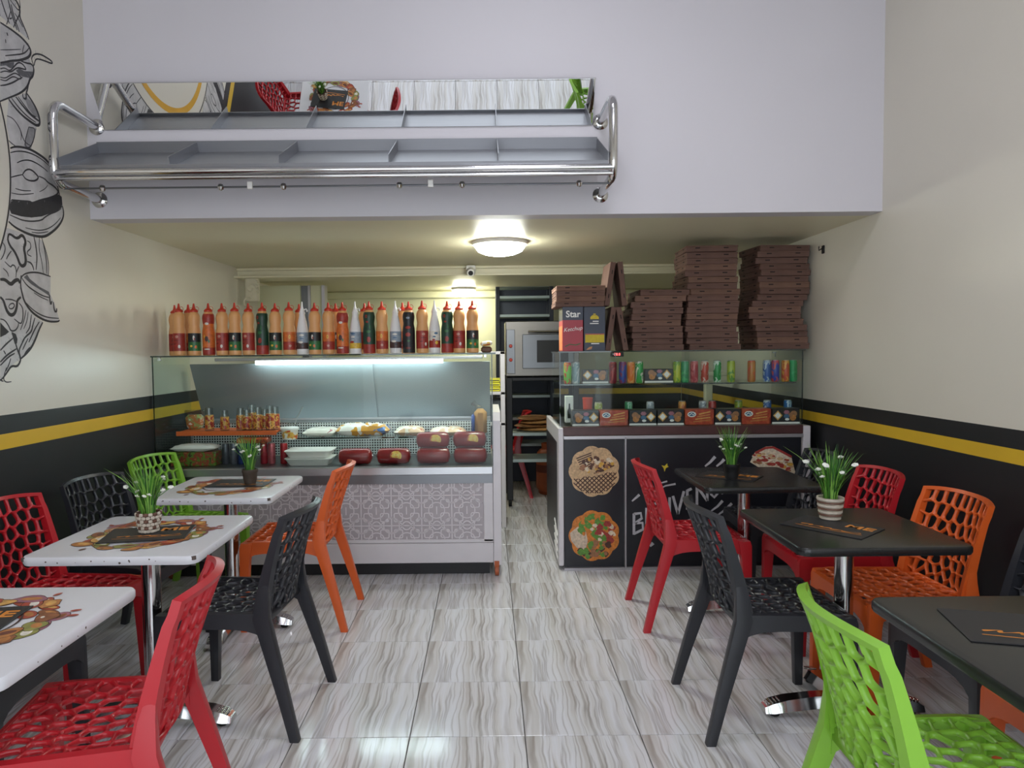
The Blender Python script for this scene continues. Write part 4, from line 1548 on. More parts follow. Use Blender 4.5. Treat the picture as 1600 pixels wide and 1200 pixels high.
# printed labels: colour bands (z0, z1, ink) and blots (angle, z, width, height, ink)
LABELS = {
    'red': ([(.03, .142, 'lb_red')], [(.0, .12, .5, .018, 'lb_pink'), (.35, .058, .35, .022, 'lb_white'), (-.35, .075, .5, .008, 'lb_dkred'), (0, .098, .9, .006, 'lb_dkred')]),
    'blackgreen': ([(.03, .086, 'lb_green'), (.086, .142, 'lb_black')], [(.0, .112, .3, .03, 'lb_white'), (.1, .106, .16, .016, 'lb_red'), (.3, .055, .35, .02, 'lb_orange'), (-.4, .06, .4, .014, 'lb_yellow')]),
    'orange': ([(.03, .082, 'lb_red'), (.082, .142, 'lb_orange')], [(.0, .112, .34, .026, 'lb_yellow'), (.0, .112, .14, .01, 'lb_orange'), (.1, .055, .4, .016, 'lb_pink')]),
    'sleeve_red': ([(.004, .05, 'lb_red'), (.05, .135, 'lb_orange'), (.135, .2, 'lb_orange'), (.2, .262, 'lb_red')], [(.0, .20, .7, .016, 'lb_white'), (.0, .105, .55, .035, 'lb_brown'), (.35, .09, .25, .02, 'lb_green'), (-.35, .12, .2, .02, 'lb_yellow'), (0, .04, .9, .008, 'lb_white')]),
    'sleeve_green': ([(.004, .06, 'lb_red'), (.06, .262, 'lb_dkgreen')], [(-.3, .235, .4, .02, 'lb_red'), (-.2, .2, .5, .012, 'lb_red'), (.1, .14, .7, .018, 'lb_green'), (.1, .09, .6, .035, 'lb_red'), (-.2, .1, .25, .018, 'lb_brown'), (.3, .17, .2, .03, 'lb_green')]),
    'sleeve_dark': ([(.004, .05, 'lb_black'), (.05, .262, 'lb_black')], [(0, .225, .6, .014, 'lb_grey'), (0, .165, .9, .018, 'lb_red'), (0, .12, .8, .026, 'lb_red'), (.1, .08, .5, .012, 'lb_green'), (0, .035, .8, .014, 'lb_dkred')]),
    'ink': ([(.035, .075, 'lb_brown'), (.075, .14, 'lb_grey')], [(.0, .122, .8, .012, 'lb_white'), (.0, .1, .7, .006, 'lb_blue'), (-.2, .078, .8, .014, 'lb_white'), (.2, .06, .4, .012, 'lb_black')]),
    'blue': ([(.035, .07, 'lb_yellow'), (.07, .14, 'lb_grey')], [(.0, .128, .9, .010, 'lb_blue'), (.0, .108, .7, .012, 'lb_white'), (-.2, .075, .8, .014, 'lb_red'), (.0, .088, .5, .006, 'lb_white')]),
    'bluered': ([(.035, .08, 'lb_red'), (.08, .14, 'lb_white')], [(.1, .126, .6, .014, 'lb_blue'), (-.2, .104, .5, .010, 'lb_blue'), (.2, .066, .5, .022, 'lb_yellow'), (-.3, .085, .5, .012, 'lb_red')]),
}


def bottle_kind(kind, lab):
    """meshes of one bottle: body, label, cap, strap"""
    key = (kind, lab)
    if key in BOT: return BOT[key]
    bands, blots = LABELS[lab]
    if kind == 'white':
        prof = [(.036, 0), (.040, .004), (.040, .135), (.038, .155), (.030, .20), (.021, .24), (.019, .255)]
        base = 'sauce_white'
        cap = MB().lathe([(.021, .255), (.022, .262), (.014, .282), (.006, .305), (.004, .333), (0, .334)], n=14).mesh('cap', 'sauce_white')
        extra = MB().tube([(.012, 0, .282), (.03, 0, .288), (.034, 0, .275)], .004, 6).lathe([(.0, .268), (.006, .272), (.006, .282), (0, .284)], (.034, 0, 0), 8).mesh('cap_strap', 'sauce_white')
    else:
        prof = [(.038, 0), (.0425, .005), (.0425, .14), (.041, .158), (.0358, .185), (.0355, .195), (.039, .215), (.041, .234), (.0385, .252), (.031, .268), (.026, .273), (.024, .276)]
        base = 'sauce_beige'
        cap = MB().lathe([(.028, .276), (.0285, .284), (.022, .292), (.012, .298), (.0095, .306), (.005, .33), (.0, .331)], n=14).mesh('cap', 'cap_red')
        loop = [(.02 + .012 * math.cos(a), 0, .296 + .014 * math.sin(a)) for a in [(-.9 + 3.2 * k / 9) for k in range(10)]]
        extra = MB().tube(loop, .0016, 5).mesh('cap_strap', 'cap_red')

    def rad(z):
        for (r0, z0), (r1, z1) in zip(prof[:-1], prof[1:]):
            if z0 <= z <= z1: return r0 + (r1 - r0) * (z - z0) / max(1e-9, z1 - z0)
        return prof[-1][0]
    body = MB().lathe(prof, n=22).mesh('body', base)
    lm2 = MB()
    for (z0, z1, ink) in bands:
        zs = [z0] + [z for (r, z) in prof if z0 < z < z1] + [z1]
        vs_, fs_ = [], []
        for z in zs:
            for k in range(22):
                a = 2 * PI * k / 22
                vs_.append(((rad(z) + .0004) * math.cos(a), (rad(z) + .0004) * math.sin(a), z))
        for i_ in range(len(zs) - 1):
            for k in range(22):
                k2 = (k + 1) % 22
                fs_.append((i_ * 22 + k, i_ * 22 + k2, i_ * 22 + 22 + k2, i_ * 22 + 22 + k))
        lm2.add(vs_, fs_, LI[ink])
    for bi_, (a0, z0, w0, h0, ink) in enumerate(blots):
        n_ = 8
        vs_, fs_ = [], []
        for k in range(n_ + 1):
            q_ = -1 + 2 * k / n_
            hh = h0 / 2 * math.sqrt(max(.15, 1 - q_ * q_))
            a = -PI / 2 + a0 + q_ * w0 / 2
            for z in (z0 - hh, z0 + hh):
                r_ = (rad(z) + .0009 + .0001 * bi_) / math.cos(PI / 44)
                vs_.append((r_ * math.cos(a), r_ * math.sin(a), z))
        for k in range(n_): fs_.append((2 * k, 2 * k + 2, 2 * k + 3, 2 * k + 1))
        lm2.add(vs_, fs_, LI[ink])
    BOT[key] = (body, lm2.mesh('label', LBM, fix=False), cap, extra)
    return BOT[key]


bl = [(280.3, 'beige', 'red'), (303.8, 'beige', 'blackgreen'), (326.3, 'sleeve', 'sleeve_red'), (347.5, 'beige', 'red'), (367.2, 'beige', 'blackgreen'), (388.6, 'beige', 'red'), (410.2, 'sleeve', 'sleeve_green'),
      (430.4, 'beige', 'blackgreen'), (452, 'beige', 'orange'), (472.6, 'white', 'ink'), (492, 'beige', 'blackgreen'), (513.5, 'beige', 'orange'), (535.5, 'sleeve', 'sleeve_red'), (555.3, 'white', 'blue'),
      (577, 'sleeve', 'sleeve_green'), (597, 'beige', 'orange'), (618, 'white', 'ink'), (638.8, 'sleeve', 'sleeve_dark'), (659.8, 'beige', 'red'), (679.1, 'white', 'bluered'), (698.8, 'sleeve', 'sleeve_green'), (717.5, 'beige', 'red'), (738.2, 'beige', 'blackgreen')]
blb = [(273.8, 'beige', 'red'), (295, 'beige', 'orange'), (468, 'beige', 'orange'), (525, 'beige', 'blackgreen'), (570, 'beige', 'red'), (629.4, 'beige', 'orange')]
rb = random.Random(11)
SHORT = {('beige', 'red'): 'red-label', ('beige', 'blackgreen'): 'green-label', ('beige', 'orange'): 'orange-label', ('sleeve', 'sleeve_red'): 'red-sleeved', ('sleeve', 'sleeve_green'): 'green-sleeved', ('sleeve', 'sleeve_dark'): 'black-sleeved', ('white', 'ink'): 'white grey-label', ('white', 'blue'): 'white blue-label', ('white', 'bluered'): 'white blue-and-red'}


def bottle_label(i):
    me_ = {'beige': 'beige ' + SHORT[bl[i][1:]], 'sleeve': SHORT[bl[i][1:]], 'white': SHORT[bl[i][1:]]}[bl[i][1]]
    if i == 0: return me_ + ' sauce bottle with red cap at the wall end of the row'
    if i == len(bl) - 1: return me_ + ' sauce bottle with red cap at the passage end of the row'
    return '%s sauce bottle between %s and %s bottles' % (me_, SHORT[bl[i - 1][1:]], SHORT[bl[i + 1][1:]])


for rowi, (lst, dy) in enumerate(((bl, .10), (blb, .215))):
    for bi, (u, kind, lab) in enumerate(lst):
        p = on_y(u, 520, YL + dy)
        lb_ = bottle_label(bi) if rowi == 0 else 'red-capped sauce bottle half hidden behind ' + ['the wall-end bottle of the row', 'the first green-label bottle from the wall', 'the first white bottle from the wall', 'the orange-label bottle next to the second red sleeve', 'the green-sleeved bottle next to the white blue-label one', 'the black-sleeved bottle'][bi]
        gr = 'sauce bottles ' + kind + ' ' + lab.replace('_', ' ') if rowi == 0 else 'sauce bottles of the back row'
        t = thing('squeeze_bottle', lb_, 'bottle', (p.x, YL + dy, ZS), rb.uniform(-.3, .3), gr)
        b_, l_, c_, e_ = bottle_kind(kind, lab)
        s_ = .99 + .02 * rb.random()
        t.scale = (.918, .918, s_)
        link('body', b_, t); link('cap', c_, t); link('cap_strap', e_, t)
        if l_: link('label', l_, t)
pkt = thing('snack_packet', 'flat red and white packet at the passage end of the bottle row', 'packet', (on_y(760, 540, YL + .12).x, YL + .13, ZS))
MB().box((0, 0, .02), (.07, .12, .04), 0, .012).build('lower_pack', 'pot_brown', pkt)
MB().box((0, 0, .058), (.075, .13, .03), 0, .01, Matrix.Rotation(-.12, 3, 'Y')).build('upper_pack', 'label_mixed', pkt)

# ------------------------------------------------------------------ food inside the left counter
yS = YL + .30
pS = on_y(275, 664, YL + .18); pE = on_y(432, 664, YL + .18)
shx = (pS.x + pE.x) / 2; shw = pE.x - pS.x
ZO = .91
t = thing('orange_shelf', 'glass shelf with an orange front edge inside the white counter', 'shelf', (shx, YL + .3, ZD))
MB().box((0, 0, ZO - ZD - .006), (shw, .24, .012), 0, .002).build('shelf_board', 'orange_shelf', t, smooth=False)
MB().box((0, -.122, ZO - ZD - .010), (shw, .006, .03), 0, .002).build('front_edge', 'orange_shelf', t, smooth=False)
for X in (-shw / 2 + .01, shw / 2 - .01):
    MB().box((X, .1, (ZO - ZD) / 2 - .006), (.012, .02, ZO - ZD - .012)).build('support', 'alu', t, smooth=False)
print_mat('tumbler_print', ['#7d2420', '#a83a2a', '#d9a24a', '#5a2a22'], 40, .3)
tmb = MB().lathe([(.034, 0), (.036, .004), (.033, .07), (.028, .125), (.027, .13)], n=18)
tb_ = tmb.mesh('glass_body', 'tumbler', fix=False)
tp_ = MB().lathe([(.0368, .012), (.0358, .05), (.0335, .085), (.0325, .088)], n=18).mesh('printed_band', 'tumbler_print', fix=False)
for k, (u, dy, s) in enumerate(((327, .25, 1.0), (351, .25, .88), (376, .25, .98), (394, .28, 1.1), (403, .22, 1.02), (414, .28, .9), (422, .23, 1.08), (386, .22, .92), (430, .29, 1.0))):
    p = on_y(u, 650, YL + dy)
    t = thing('tumbler', 'clear glass tumbler with red print turned over on the orange shelf', 'glass', (p.x, YL + dy, ZO), .7 * k, 'tumblers on the orange shelf')
    t.scale = (.82, .82, s * 1.17)
    link('glass_body', tb_, t); link('printed_band', tp_, t)
print_mat('pack_print', ['#d8d4cc', '#b06a3a', '#8a9a5a', '#e4e0d8'], 28, .4)
p = on_y(303, 645, YL + .33)
t = thing('snack_carton', 'crumpled white and brown snack bag on the orange shelf', 'bag', (p.x, YL + .34, ZO), .2)
MB().box((0, 0, .05), (.12, .07, .10), 0, .02, taper=.8).build('bag_body', 'pack_print', t)
MB().box((0, 0, .115), (.125, .02, .035), 0, .006, Matrix.Rotation(.3, 3, 'X')).build('bag_crimp', 'plastic_film', t)
p = on_y(453, 664, YL + .25)
t = thing('margarine_tub', 'white and yellow tub beside the orange shelf', 'tub', (p.x, YL + .24, .852))
MB().lathe([(.048, 0), (.056, .06), (.058, .062), (.058, .072), (.0, .073)], n=20).build('tub_body', 'label_mixed', t)
MB().lathe([(.06, .062), (.06, .074), (.055, .078), (0, .078)], n=20).build('lid', 'white_plain', t)
t = thing('wire_shelf', 'thin glass shelf holding the tub and cheese bags in the white counter', 'shelf', (0, YL + .4, .845))
xs0, xs1 = on_y(436, 664, YL + .25).x, XB - .02
MB().box(((xs0 + xs1) / 2, 0, .003), (xs1 - xs0, .24, .006)).box(((xs0 + xs1) / 2, -.121, .003), (xs1 - xs0, .003, .008), 1).build('shelf_board', ['glass', 'glass_edge'], t, smooth=False)
p = on_y(455, 640, YL + .38)
t = thing('ladle_jar', 'small glass jar holding a steel ladle behind the tumblers', 'jar', (p.x, YL + .4, .851))
MB().lathe([(.03, 0), (.036, .01), (.036, .085), (.033, .09)], n=18).build('jar_body', 'tumbler', t, fix=False)
MB().tube([(-.005, 0, .015), (.03, 0, .12), (.075, 0, .20)], .004, 6).build('ladle', 'steel', t)
# cheese bags on the thin shelf
print_mat('bag_a', ['#e6e3da', '#e0dcd2', '#dcd8ce', '#a85a62'], 12, .3)
print_mat('bag_b', ['#e4e2dc', '#e8e6e0', '#d39a3c', '#3f6aa8'], 11, .3)
print_mat('bag_c', ['#e6dfd0', '#e3ddd2', '#d8b89a', '#c0552f'], 12, .3)


def pillow(w, d, h, seed, n=12):
    rr = random.Random(seed)
    m_ = MB()
    vs, fs = [], []
    def sf(u, v): return max(0, (1 - abs(u) ** 3.2) * (1 - abs(v) ** 3.2)) ** .5
    rows = n + 1
    for side in (1, -1):
        for i in range(rows):
            for j in range(rows):
                u, v = -1 + 2 * i / n, -1 + 2 * j / n
                z = side * h / 2 * sf(u, v) * (1 + rr.uniform(-.22, .22)) + h / 2
                vs.append((u * w / 2 * (1 + rr.uniform(-.015, .015)), v * d / 2, max(0.0005, z)))
    o2 = rows * rows
    for i in range(n):
        for j in range(n):
            a = i * rows + j
            fs.append((a, a + rows, a + rows + 1, a + 1))
            fs.append((o2 + a, o2 + a + 1, o2 + a + rows + 1, o2 + a + rows))
    m_.add(vs, fs)
    return m_


bags = [(502, .22, .06, 'bag_a', 'long white bag of cheese with blue end beside the tub'), (568, .36, .085, 'bag_b', 'plump white cheese bag with blue and yellow corner'), (640, .20, .06, 'bag_c', 'flat orange-edged cheese bag next to the plump bag'), (700, .24, .055, 'bag_c', 'flat cheese bag with red print next to the wrapped loaf')]
for k, (u, w, h, m_, lb_) in enumerate(bags):
    p = on_y(u, 670, YL + .36)
    t = thing('cheese_bag', lb_, 'bag', (p.x, YL + .37, .851), 0.05 * (k - 1))
    pillow(w, .17, h, 30 + k).build('bag_body', m_, t)
    e = MB()
    for s in (-1, 1):
        e.box((s * w / 2, 0, h * .35), (.02, .15, .006), 0, .002, Matrix.Rotation(s * .5, 3, 'Y'))
    e.build('bag_crimp', 'plastic_film', t)
# wrapped loaf
p = on_y(749, 660, YL + .3)
t = thing('wrapped_loaf', 'brown sandwich loaf in a clear bag with blue band beside the end glass', 'bread', (p.x, YL + .32, .851))
MB().box((.008, 0, .09), (.085, .09, .18), 0, .025).build('loaf', 'bread', t)
MB().box((-.042, -.002, .08), (.022, .092, .13), 0, .01).build('blue_band', mat('wrap_blue', '#2f4f9a', .35), t)
MB().tube([(0, 0, .18), (-.02, 0, .2), (-.045, 0, .225)], [.03, .012, .022], 8).build('bag_neck', 'plastic_film', t)
# meat rolls
print_mat('roll_label', ['#b5482c', '#d9a24a', '#d8c060', '#c25a30'], 40, .35)
rolls = [(555, 0, False), (615, 0, True), (677, 0, False), (735, 0, False), (676, 1, True), (734, 1, True)]
prof_r = [(0, -.108), (.02, -.106), (.042, -.097), (.05, -.08), (.0515, 0), (.05, .08), (.042, .097), (.02, .106), (0, .108)]
MX = Matrix.Rotation(PI / 2, 3, 'Y')
rm = MB().lathe(prof_r, n=22, M=MX).mesh('casing', 'meat_red')
lm_ = MB()
pts = []
for k in range(13):
    pts.append([(.062 * math.cos(PI * k / 12) + .03, a_) for a_ in (0,)])
ov_v, ov_f = [], []
for i in range(9):
    ha = -.62 + 1.24 * i / 8
    wv = .036 * math.sqrt(max(0.02, 1 - (ha / .66) ** 2))
    for sgn in (-1, 1):
        ov_v.append((.02 + sgn * wv, -.0521 * math.cos(ha), .0521 * math.sin(ha) + .006))
for i in range(8):
    ov_f.append((2 * i, 2 * i + 1, 2 * i + 3, 2 * i + 2))
lmesh = MB().add(ov_v, ov_f).mesh('oval_label', 'roll_label', fix=False)
for k, (u, lev, lab) in enumerate(rolls):
    p = on_y(u, 715, YL + .1)
    t = thing('meat_roll', ['dark red meat roll lying in the counter next to the foam trays', 'dark red meat roll with orange oval label lying on the deck', 'dark red meat roll under the labelled roll in the counter', 'dark red meat roll lying in the corner below a labelled roll', 'dark red meat roll with oval label stacked on a plain roll', 'dark red meat roll with oval label stacked beside the end glass'][k], 'meat', (p.x, YL + .11 + (.035 if lev else 0), ZD + .0515 + lev * .097), 0, 'meat rolls in the white counter')
    link('casing', rm, t)
    if lab: link('oval_label', lmesh, t)
    c_ = MB()
    for s in (-1, 1): c_.lathe([(.006, -.004), (.010, 0), (.006, .006)], (s * .108, 0, 0), 8, M=MX)
    c_.build('end_clip', 'alu', t)
# foam trays
fm = slab
for k, (u, lev) in enumerate(((484, 0), (484, 1))):
    p = on_y(u, 715, YL + .12)
    t = thing('foam_tray', ['white foam tray on the counter deck under a second tray', 'white foam tray stacked on another next to the meat rolls'][k], 'tray', (p.x, YL + .15, ZD + .048 * lev), 0, 'foam trays')
    slab([(rrect(.12, .075, .02), 0), (rrect(.145, .1, .03), .04), (rrect(.15, .105, .03), .043), (rrect(.15, .105, .03), .047), (rrect(.143, .098, .03), .046)], 'white_plain', 'tray_body', t)
# jars, cans and carton at the left end of the deck
print_mat('jar_print', ['#3a2420', '#5a7a2c', '#8d3a2c', '#b0704a'], 30, .35)
p = on_y(306, 710, YL + .14)
t = thing('jar_carton', 'dark printed carton of jars on the deck near the left wall', 'carton', (p.x, YL + .16, ZD))
MB().box((0, 0, .045), (.29, .14, .09), 0, .004).build('carton_body', 'jar_print', t)
t = thing('flat_bread_bag', 'flat pale bread bag lying on the dark carton of jars', 'bag', (p.x, YL + .15, ZD + .0905))
pillow(.29, .13, .045, 77).build('bag_body', 'white_plain', t)
for k, (u, c, lb_) in enumerate(((352, '#4a4c54', 'grey can'), (364.5, '#5a5c66', 'pale grey can'), (376.5, '#1f2f66', 'navy blue can'), (388.5, '#243a7a', 'blue and white can'), (412, '#9a2430', 'crimson can'), (424, '#b0555c', 'faded pink can'), (443, '#a01f28', 'slim red can'))):
    p = on_y(u, 710, YL + .16)
    t = thing('drink_can', lb_ + ' on the deck of the white counter', 'can', (p.x, YL + .17, ZD))
    MB().lathe([(.020, 0), (.0235, .006), (.0235, .125), (.020, .135)], n=18).build('can_body', mat('can_deck_%d' % k, c, .3, .3, .3, 40), t)
    MB().lathe([(.0203, .134), (.0207, .138), (.017, .137), (0, .136)], n=18).build('can_lid', 'can_metal', t)
print_mat('tom', ['#a8371f', '#c25a2c', '#7d2a1c', '#d0803a'], 60, .3)
p = on_y(394, 687, YL + .16)
t = thing('snack_box', 'flat orange box lying on top of the blue cans', 'box', (p.x + .01, YL + .17, ZD + .1385))
MB().box((0, 0, .017), (.2, .1, .034), 0, .006).build('box_body', 'tom', t)

# ------------------------------------------------------------------ right counter
YR = 4.42
xl = on_y(873, 780, YR).x; xl2 = on_y(881, 780, YR).x
XR0, XR1 = xl, 2.055
rcs = thing('black_counter', 'black counter with food pictures and glass case along the right wall', 'counter', (1.2, YR, 0))
ro = Vector((1.2, YR, 0))


def RB(c, s, m, name, bev=0.0, parent=None, rot=None):
    return MB().box(Vector(c) - ro, s, 0, bev, rot).build(name, m, parent or rcs, smooth=False)


ZR = .925
RB(((xl + xl2) / 2, YR + .45, .475), (xl2 - xl, .9, .89), 'white_panel', 'end_panel', .004)
RB((xl - .0015, YR + .48, .45), (.003, .76, .74), 'counter_black', 'end_panel_inset')
for k in range(4):
    RB((xl - .005, YR + .14, .10 + .05 * k), (.006, .2, .012), 'white_plain', 'vent_slat', 0, None, Matrix.Rotation(.35, 3, 'X'))
xr_ = on_y(1255, 700, YR).x
RB(((xr_ + XR1) / 2, YR + .45, .475), (XR1 - xr_, .9, .89), 'white_panel', 'end_panel', .004)
RB(((xl2 + xr_) / 2, YR + .47, .47), (xr_ - xl2, .84, .88), 'counter_black', 'body')
zt_ = on_y(1000, 682.5, YR).z
zb_ = on_y(1000, 889, YR).z
zw0, zw1 = on_y(1000, 680, YR).z, on_y(1000, 666.5, YR).z
RB(((xl2 + xr_) / 2, YR + .03, (zw0 + zw1) / 2), (xr_ - xl2, .06, zw1 - zw0), 'wood_red', 'wood_strip', .003)
RB(((xl2 + xr_) / 2, YR + .02, zw0 - .012), (xr_ - xl2, .05, .022), 'alu', 'frame_rail', .002)
RB(((xl2 + xr_) / 2, YR + .02, zb_), (xr_ - xl2, .05, .022), 'alu', 'frame_rail', .002)
xd = on_y(977.5, 780, YR).x
RB((xd, YR + .02, (zt_ + zb_) / 2), (.011, .05, zt_ - zb_), 'alu', 'frame_stile', .002)
pz0, pz1 = zb_ + .011, zw0 - .023
p1_ = RB(((xl2 + xd) / 2, YR + .03, (pz0 + pz1) / 2), (xd - xl2 - .011, .02, pz1 - pz0), 'counter_black', 'front_panel')
p2_ = RB(((xr_ + xd) / 2, YR + .03, (pz0 + pz1) / 2), (xr_ - xd - .011, .02, pz1 - pz0), 'counter_black', 'front_panel')
RB(((xl2 + xr_) / 2, YR + .10, .035), (xr_ - xl2, .05, .07), 'black_plain', 'plinth')
YP = YR + .0195
_pl = [0]


def panmap(p):
    q = on_y(p[0], p[1], YP - .0004 - .00006 * _pl[0])
    return q - ro


KB = 220.0 / 1600.0


def BV(pts):
    return [(960 + x * KB, 700 + y * KB) for (x, y) in pts]


mat('chalk_white', '#b9b8bd', .6, 0, .12, 60)
mat('chalk_yellow', '#cdb52c', .6, 0, .1, 60)
# lettering BIENVENUE in rising brush capitals, with dashes around it
letters = {
    'B': [[(222, 985), (222, 745)], [(222, 750), (300, 740), (310, 800), (235, 855)], [(235, 855), (320, 850), (325, 925), (222, 975)]],
    'I': [[(365, 900), (365, 680)]],
    'E': [[(415, 880), (415, 650)], [(415, 655), (485, 625)], [(415, 765), (475, 738)], [(415, 875), (490, 840)]],
    'N': [[(510, 830), (510, 605)], [(510, 610), (628, 800)], [(628, 800), (628, 560)]],
    'V': [[(665, 545), (722, 750)], [(722, 750), (790, 490)]],
    'E2': [[(828, 700), (828, 475)], [(828, 485), (878, 462)], [(828, 590), (885, 560)], [(828, 695), (900, 650)]],
    'N2': [[(938, 645), (938, 430)], [(938, 435), (1055, 600)], [(1055, 600), (1055, 390)]],
    'U': [[(1095, 380), (1100, 530), (1135, 560), (1170, 520), (1172, 350)]],
    'E3': [[(1215, 520), (1215, 330)], [(1215, 335), (1275, 305)], [(1215, 425), (1265, 400)], [(1215, 515), (1280, 485)]],
}
for L, strokes in letters.items():
    m_ = MB()
    for st_ in strokes:
        _pl[0] = 2
        m_.ribbon([(p[0], p[1]) for p in BV(st_)], 4.1, panmap)
    m_.build('letter', 'chalk_white', p2_, smooth=False, fix=False)
for o in [c for c in p2_.children]:
    pass
for (w, st_) in ((4.2, [(200, 605), (285, 530)]), (2.6, [(465, 415), (600, 378)]), (3.0, [(485, 480), (580, 430), (695, 408)]), (5.0, [(1030, 208), (1090, 160), (1145, 98)]), (5.0, [(1160, 208), (1215, 165), (1248, 128)]),
                 (4.4, [(1100, 715), (1170, 665), (1230, 600)]), (4.4, [(1165, 770), (1260, 700), (1335, 630)]), (2.4, [(835, 815), (930, 795), (1025, 750)]), (4.4, [(315, 1090), (380, 1030)]), (5.5, [(405, 1118), (440, 1080)])):
    q = BV(st_)
    ww = [w * (.55 + .45 * k / (len(q) - 1)) for k in range(len(q))]
    MB().ribbon(q, ww, panmap).build('dash', 'chalk_white', p2_, smooth=False, fix=False)
MB().poly(BV([(535, 195), (570, 205), (600, 175), (605, 205), (618, 212), (585, 228), (570, 270), (560, 230)]), panmap).build('star', 'chalk_yellow', p2_, smooth=False, fix=False)
for nm, c in (('crepe', '#c3a27a'), ('crepe_dark', '#4a2c20'), ('choc', '#5a3524'), ('egg', '#cfa043'), ('meat', '#9a6a4a'), ('lettuce', '#5a8a35'), ('wrap', '#cbb8a2'), ('tomato', '#9a3630'), ('carrot', '#c9792f'), ('cheese', '#d6c7ae')):
    mat('pic_' + nm, c, .35, 0, .25, 70)
PIC = ['pic_' + k for k in ('crepe', 'crepe_dark', 'choc', 'egg', 'meat', 'lettuce', 'wrap', 'tomato', 'carrot', 'cheese')]


def scal(cx, cy, r, n=9):
    out = []
    for k in range(n * 6):
        a = 2 * PI * k / (n * 6)
        f_ = r * (1 + .085 * abs(math.sin(n * a / 2)))
        out.append((cx + f_ * math.cos(a), cy + f_ * math.sin(a)))
    return out


def inside(cx, cy, r, x, y): return (x - cx) ** 2 + (y - cy) ** 2 < r * r


pr = random.Random(9)
cx, cy, R = 928.5, 736.5, 37
m_ = MB(); _pl[0] = 1
m_.poly(scal(cx, cy, R), panmap, 0); _pl[0] = 2
for k in range(-9, 10):       # waffle marks over the lower half
    for dr in (1, -1):
        ln_ = []
        for s in range(0, 13):
            x = cx + k * 7.2 + dr * (s - 6) * 3.4; y = cy + 2 + s * 3.2
            if inside(cx, cy, R, x, y) and y > cy + 4 - (x - cx) * .22: ln_.append((x, y))
        if len(ln_) > 1: m_.ribbon(ln_, 1.7, panmap, 1)
_pl[0] = 3
for k in range(7):
    y = cy - 26 + 3.2 * k
    m_.ribbon([(cx - 28 + 1.5 * k, y + 6), (cx - 4, y - 3)], 1.7, panmap, 1)
def blobs(n, cx, cy, rx, ry, cols, r0, r1, lim):
    for k in range(n):
        a = pr.uniform(0, 2 * PI); q = math.sqrt(pr.random())
        x, y = cx + rx * q * math.cos(a), cy + ry * q * math.sin(a)
        if not inside(lim[0], lim[1], lim[2] - r0, x, y): continue
        r = pr.uniform(r0, r1)
        pts = [(x + r * pr.uniform(.6, 1.2) * math.cos(2 * PI * i / 8), y + r * pr.uniform(.6, 1.2) * math.sin(2 * PI * i / 8)) for i in range(8)]
        _pl[0] += .12
        m_.poly(pts, panmap, pr.choice(cols))
blobs(70, cx + 4, cy - 10, 28, 14, [2, 2, 3, 9, 4, 1], 2, 4, (cx, cy, R))
_pl[0] += 1
m_.ribbon([(cx - 26, cy - 2), (cx - 5, cy + 7), (cx + 15, cy + 2), (cx + 33, cy - 7)], 4, panmap, 0)
m_.build('crepe_picture', PIC, p1_, smooth=False, fix=False)
cx, cy, R = 928.5, 837, 37
m_ = MB(); _pl[0] = 1
m_.poly(scal(cx, cy, R), panmap, 8); _pl[0] = 2
m_.poly([(cx - 38, cy - 4), (cx - 26, cy - 14), (cx - 14, cy - 10), (cx - 10, cy + 8), (cx - 14, cy + 24), (cx - 27, cy + 19), (cx - 36, cy + 8)], panmap, 6)
blobs(46, cx - 2, cy - 16, 22, 20, [5, 5, 5, 8], 3, 6, (cx, cy, R))
blobs(40, cx + 14, cy - 6, 18, 18, [7, 4, 5, 7, 9], 3, 6, (cx, cy, R))
blobs(40, cx + 4, cy + 22, 26, 14, [5, 5, 4, 1], 3, 6, (cx, cy, R))
m_.build('wrap_picture', PIC, p1_, smooth=False, fix=False)
m_ = MB(); _pl[0] = 1
m_.poly([(1172, 722), (1180, 706), (1196, 698), (1206, 697), (1222, 704), (1236, 712), (1240, 728), (1244, 743), (1228, 738), (1205, 732), (1185, 730)], panmap, 9)
_pl[0] = 2
for k in range(60):
    t_ = pr.random()
    x = 1178 + 60 * t_; y = 708 + 16 * pr.random() + (t_ ** 2) * 14
    r = pr.uniform(1.5, 4)
    _pl[0] += .1
    m_.poly([(x + r * 1.4 * math.cos(2 * PI * i / 8), y + r * .7 * math.sin(2 * PI * i / 8)) for i in range(8)], panmap, pr.choice([7, 7, 4, 9, 0, 3]))
m_.ribbon([(1180, 708), (1196, 700), (1208, 699), (1222, 706), (1237, 714)], 3.5, panmap, 7)
m_.build('pizza_picture', PIC, p2_, smooth=False, fix=False)

# glass case on the counter
ZG0, ZG1 = zw1, 1.405
GXA, GXB = xl2 - .02, xr_ + .0
GYA, GYB = YR + .02, YR + .50
gcs = thing('glass_case', 'glass case of drink cans and boxes standing on the black counter', 'display case', (1.2, YR, ZG0))
go = Vector((1.2, YR, ZG0))


def GB(c, s, m, name):
    return MB().box(Vector(c) - go, s).build(name, m, gcs, smooth=False)


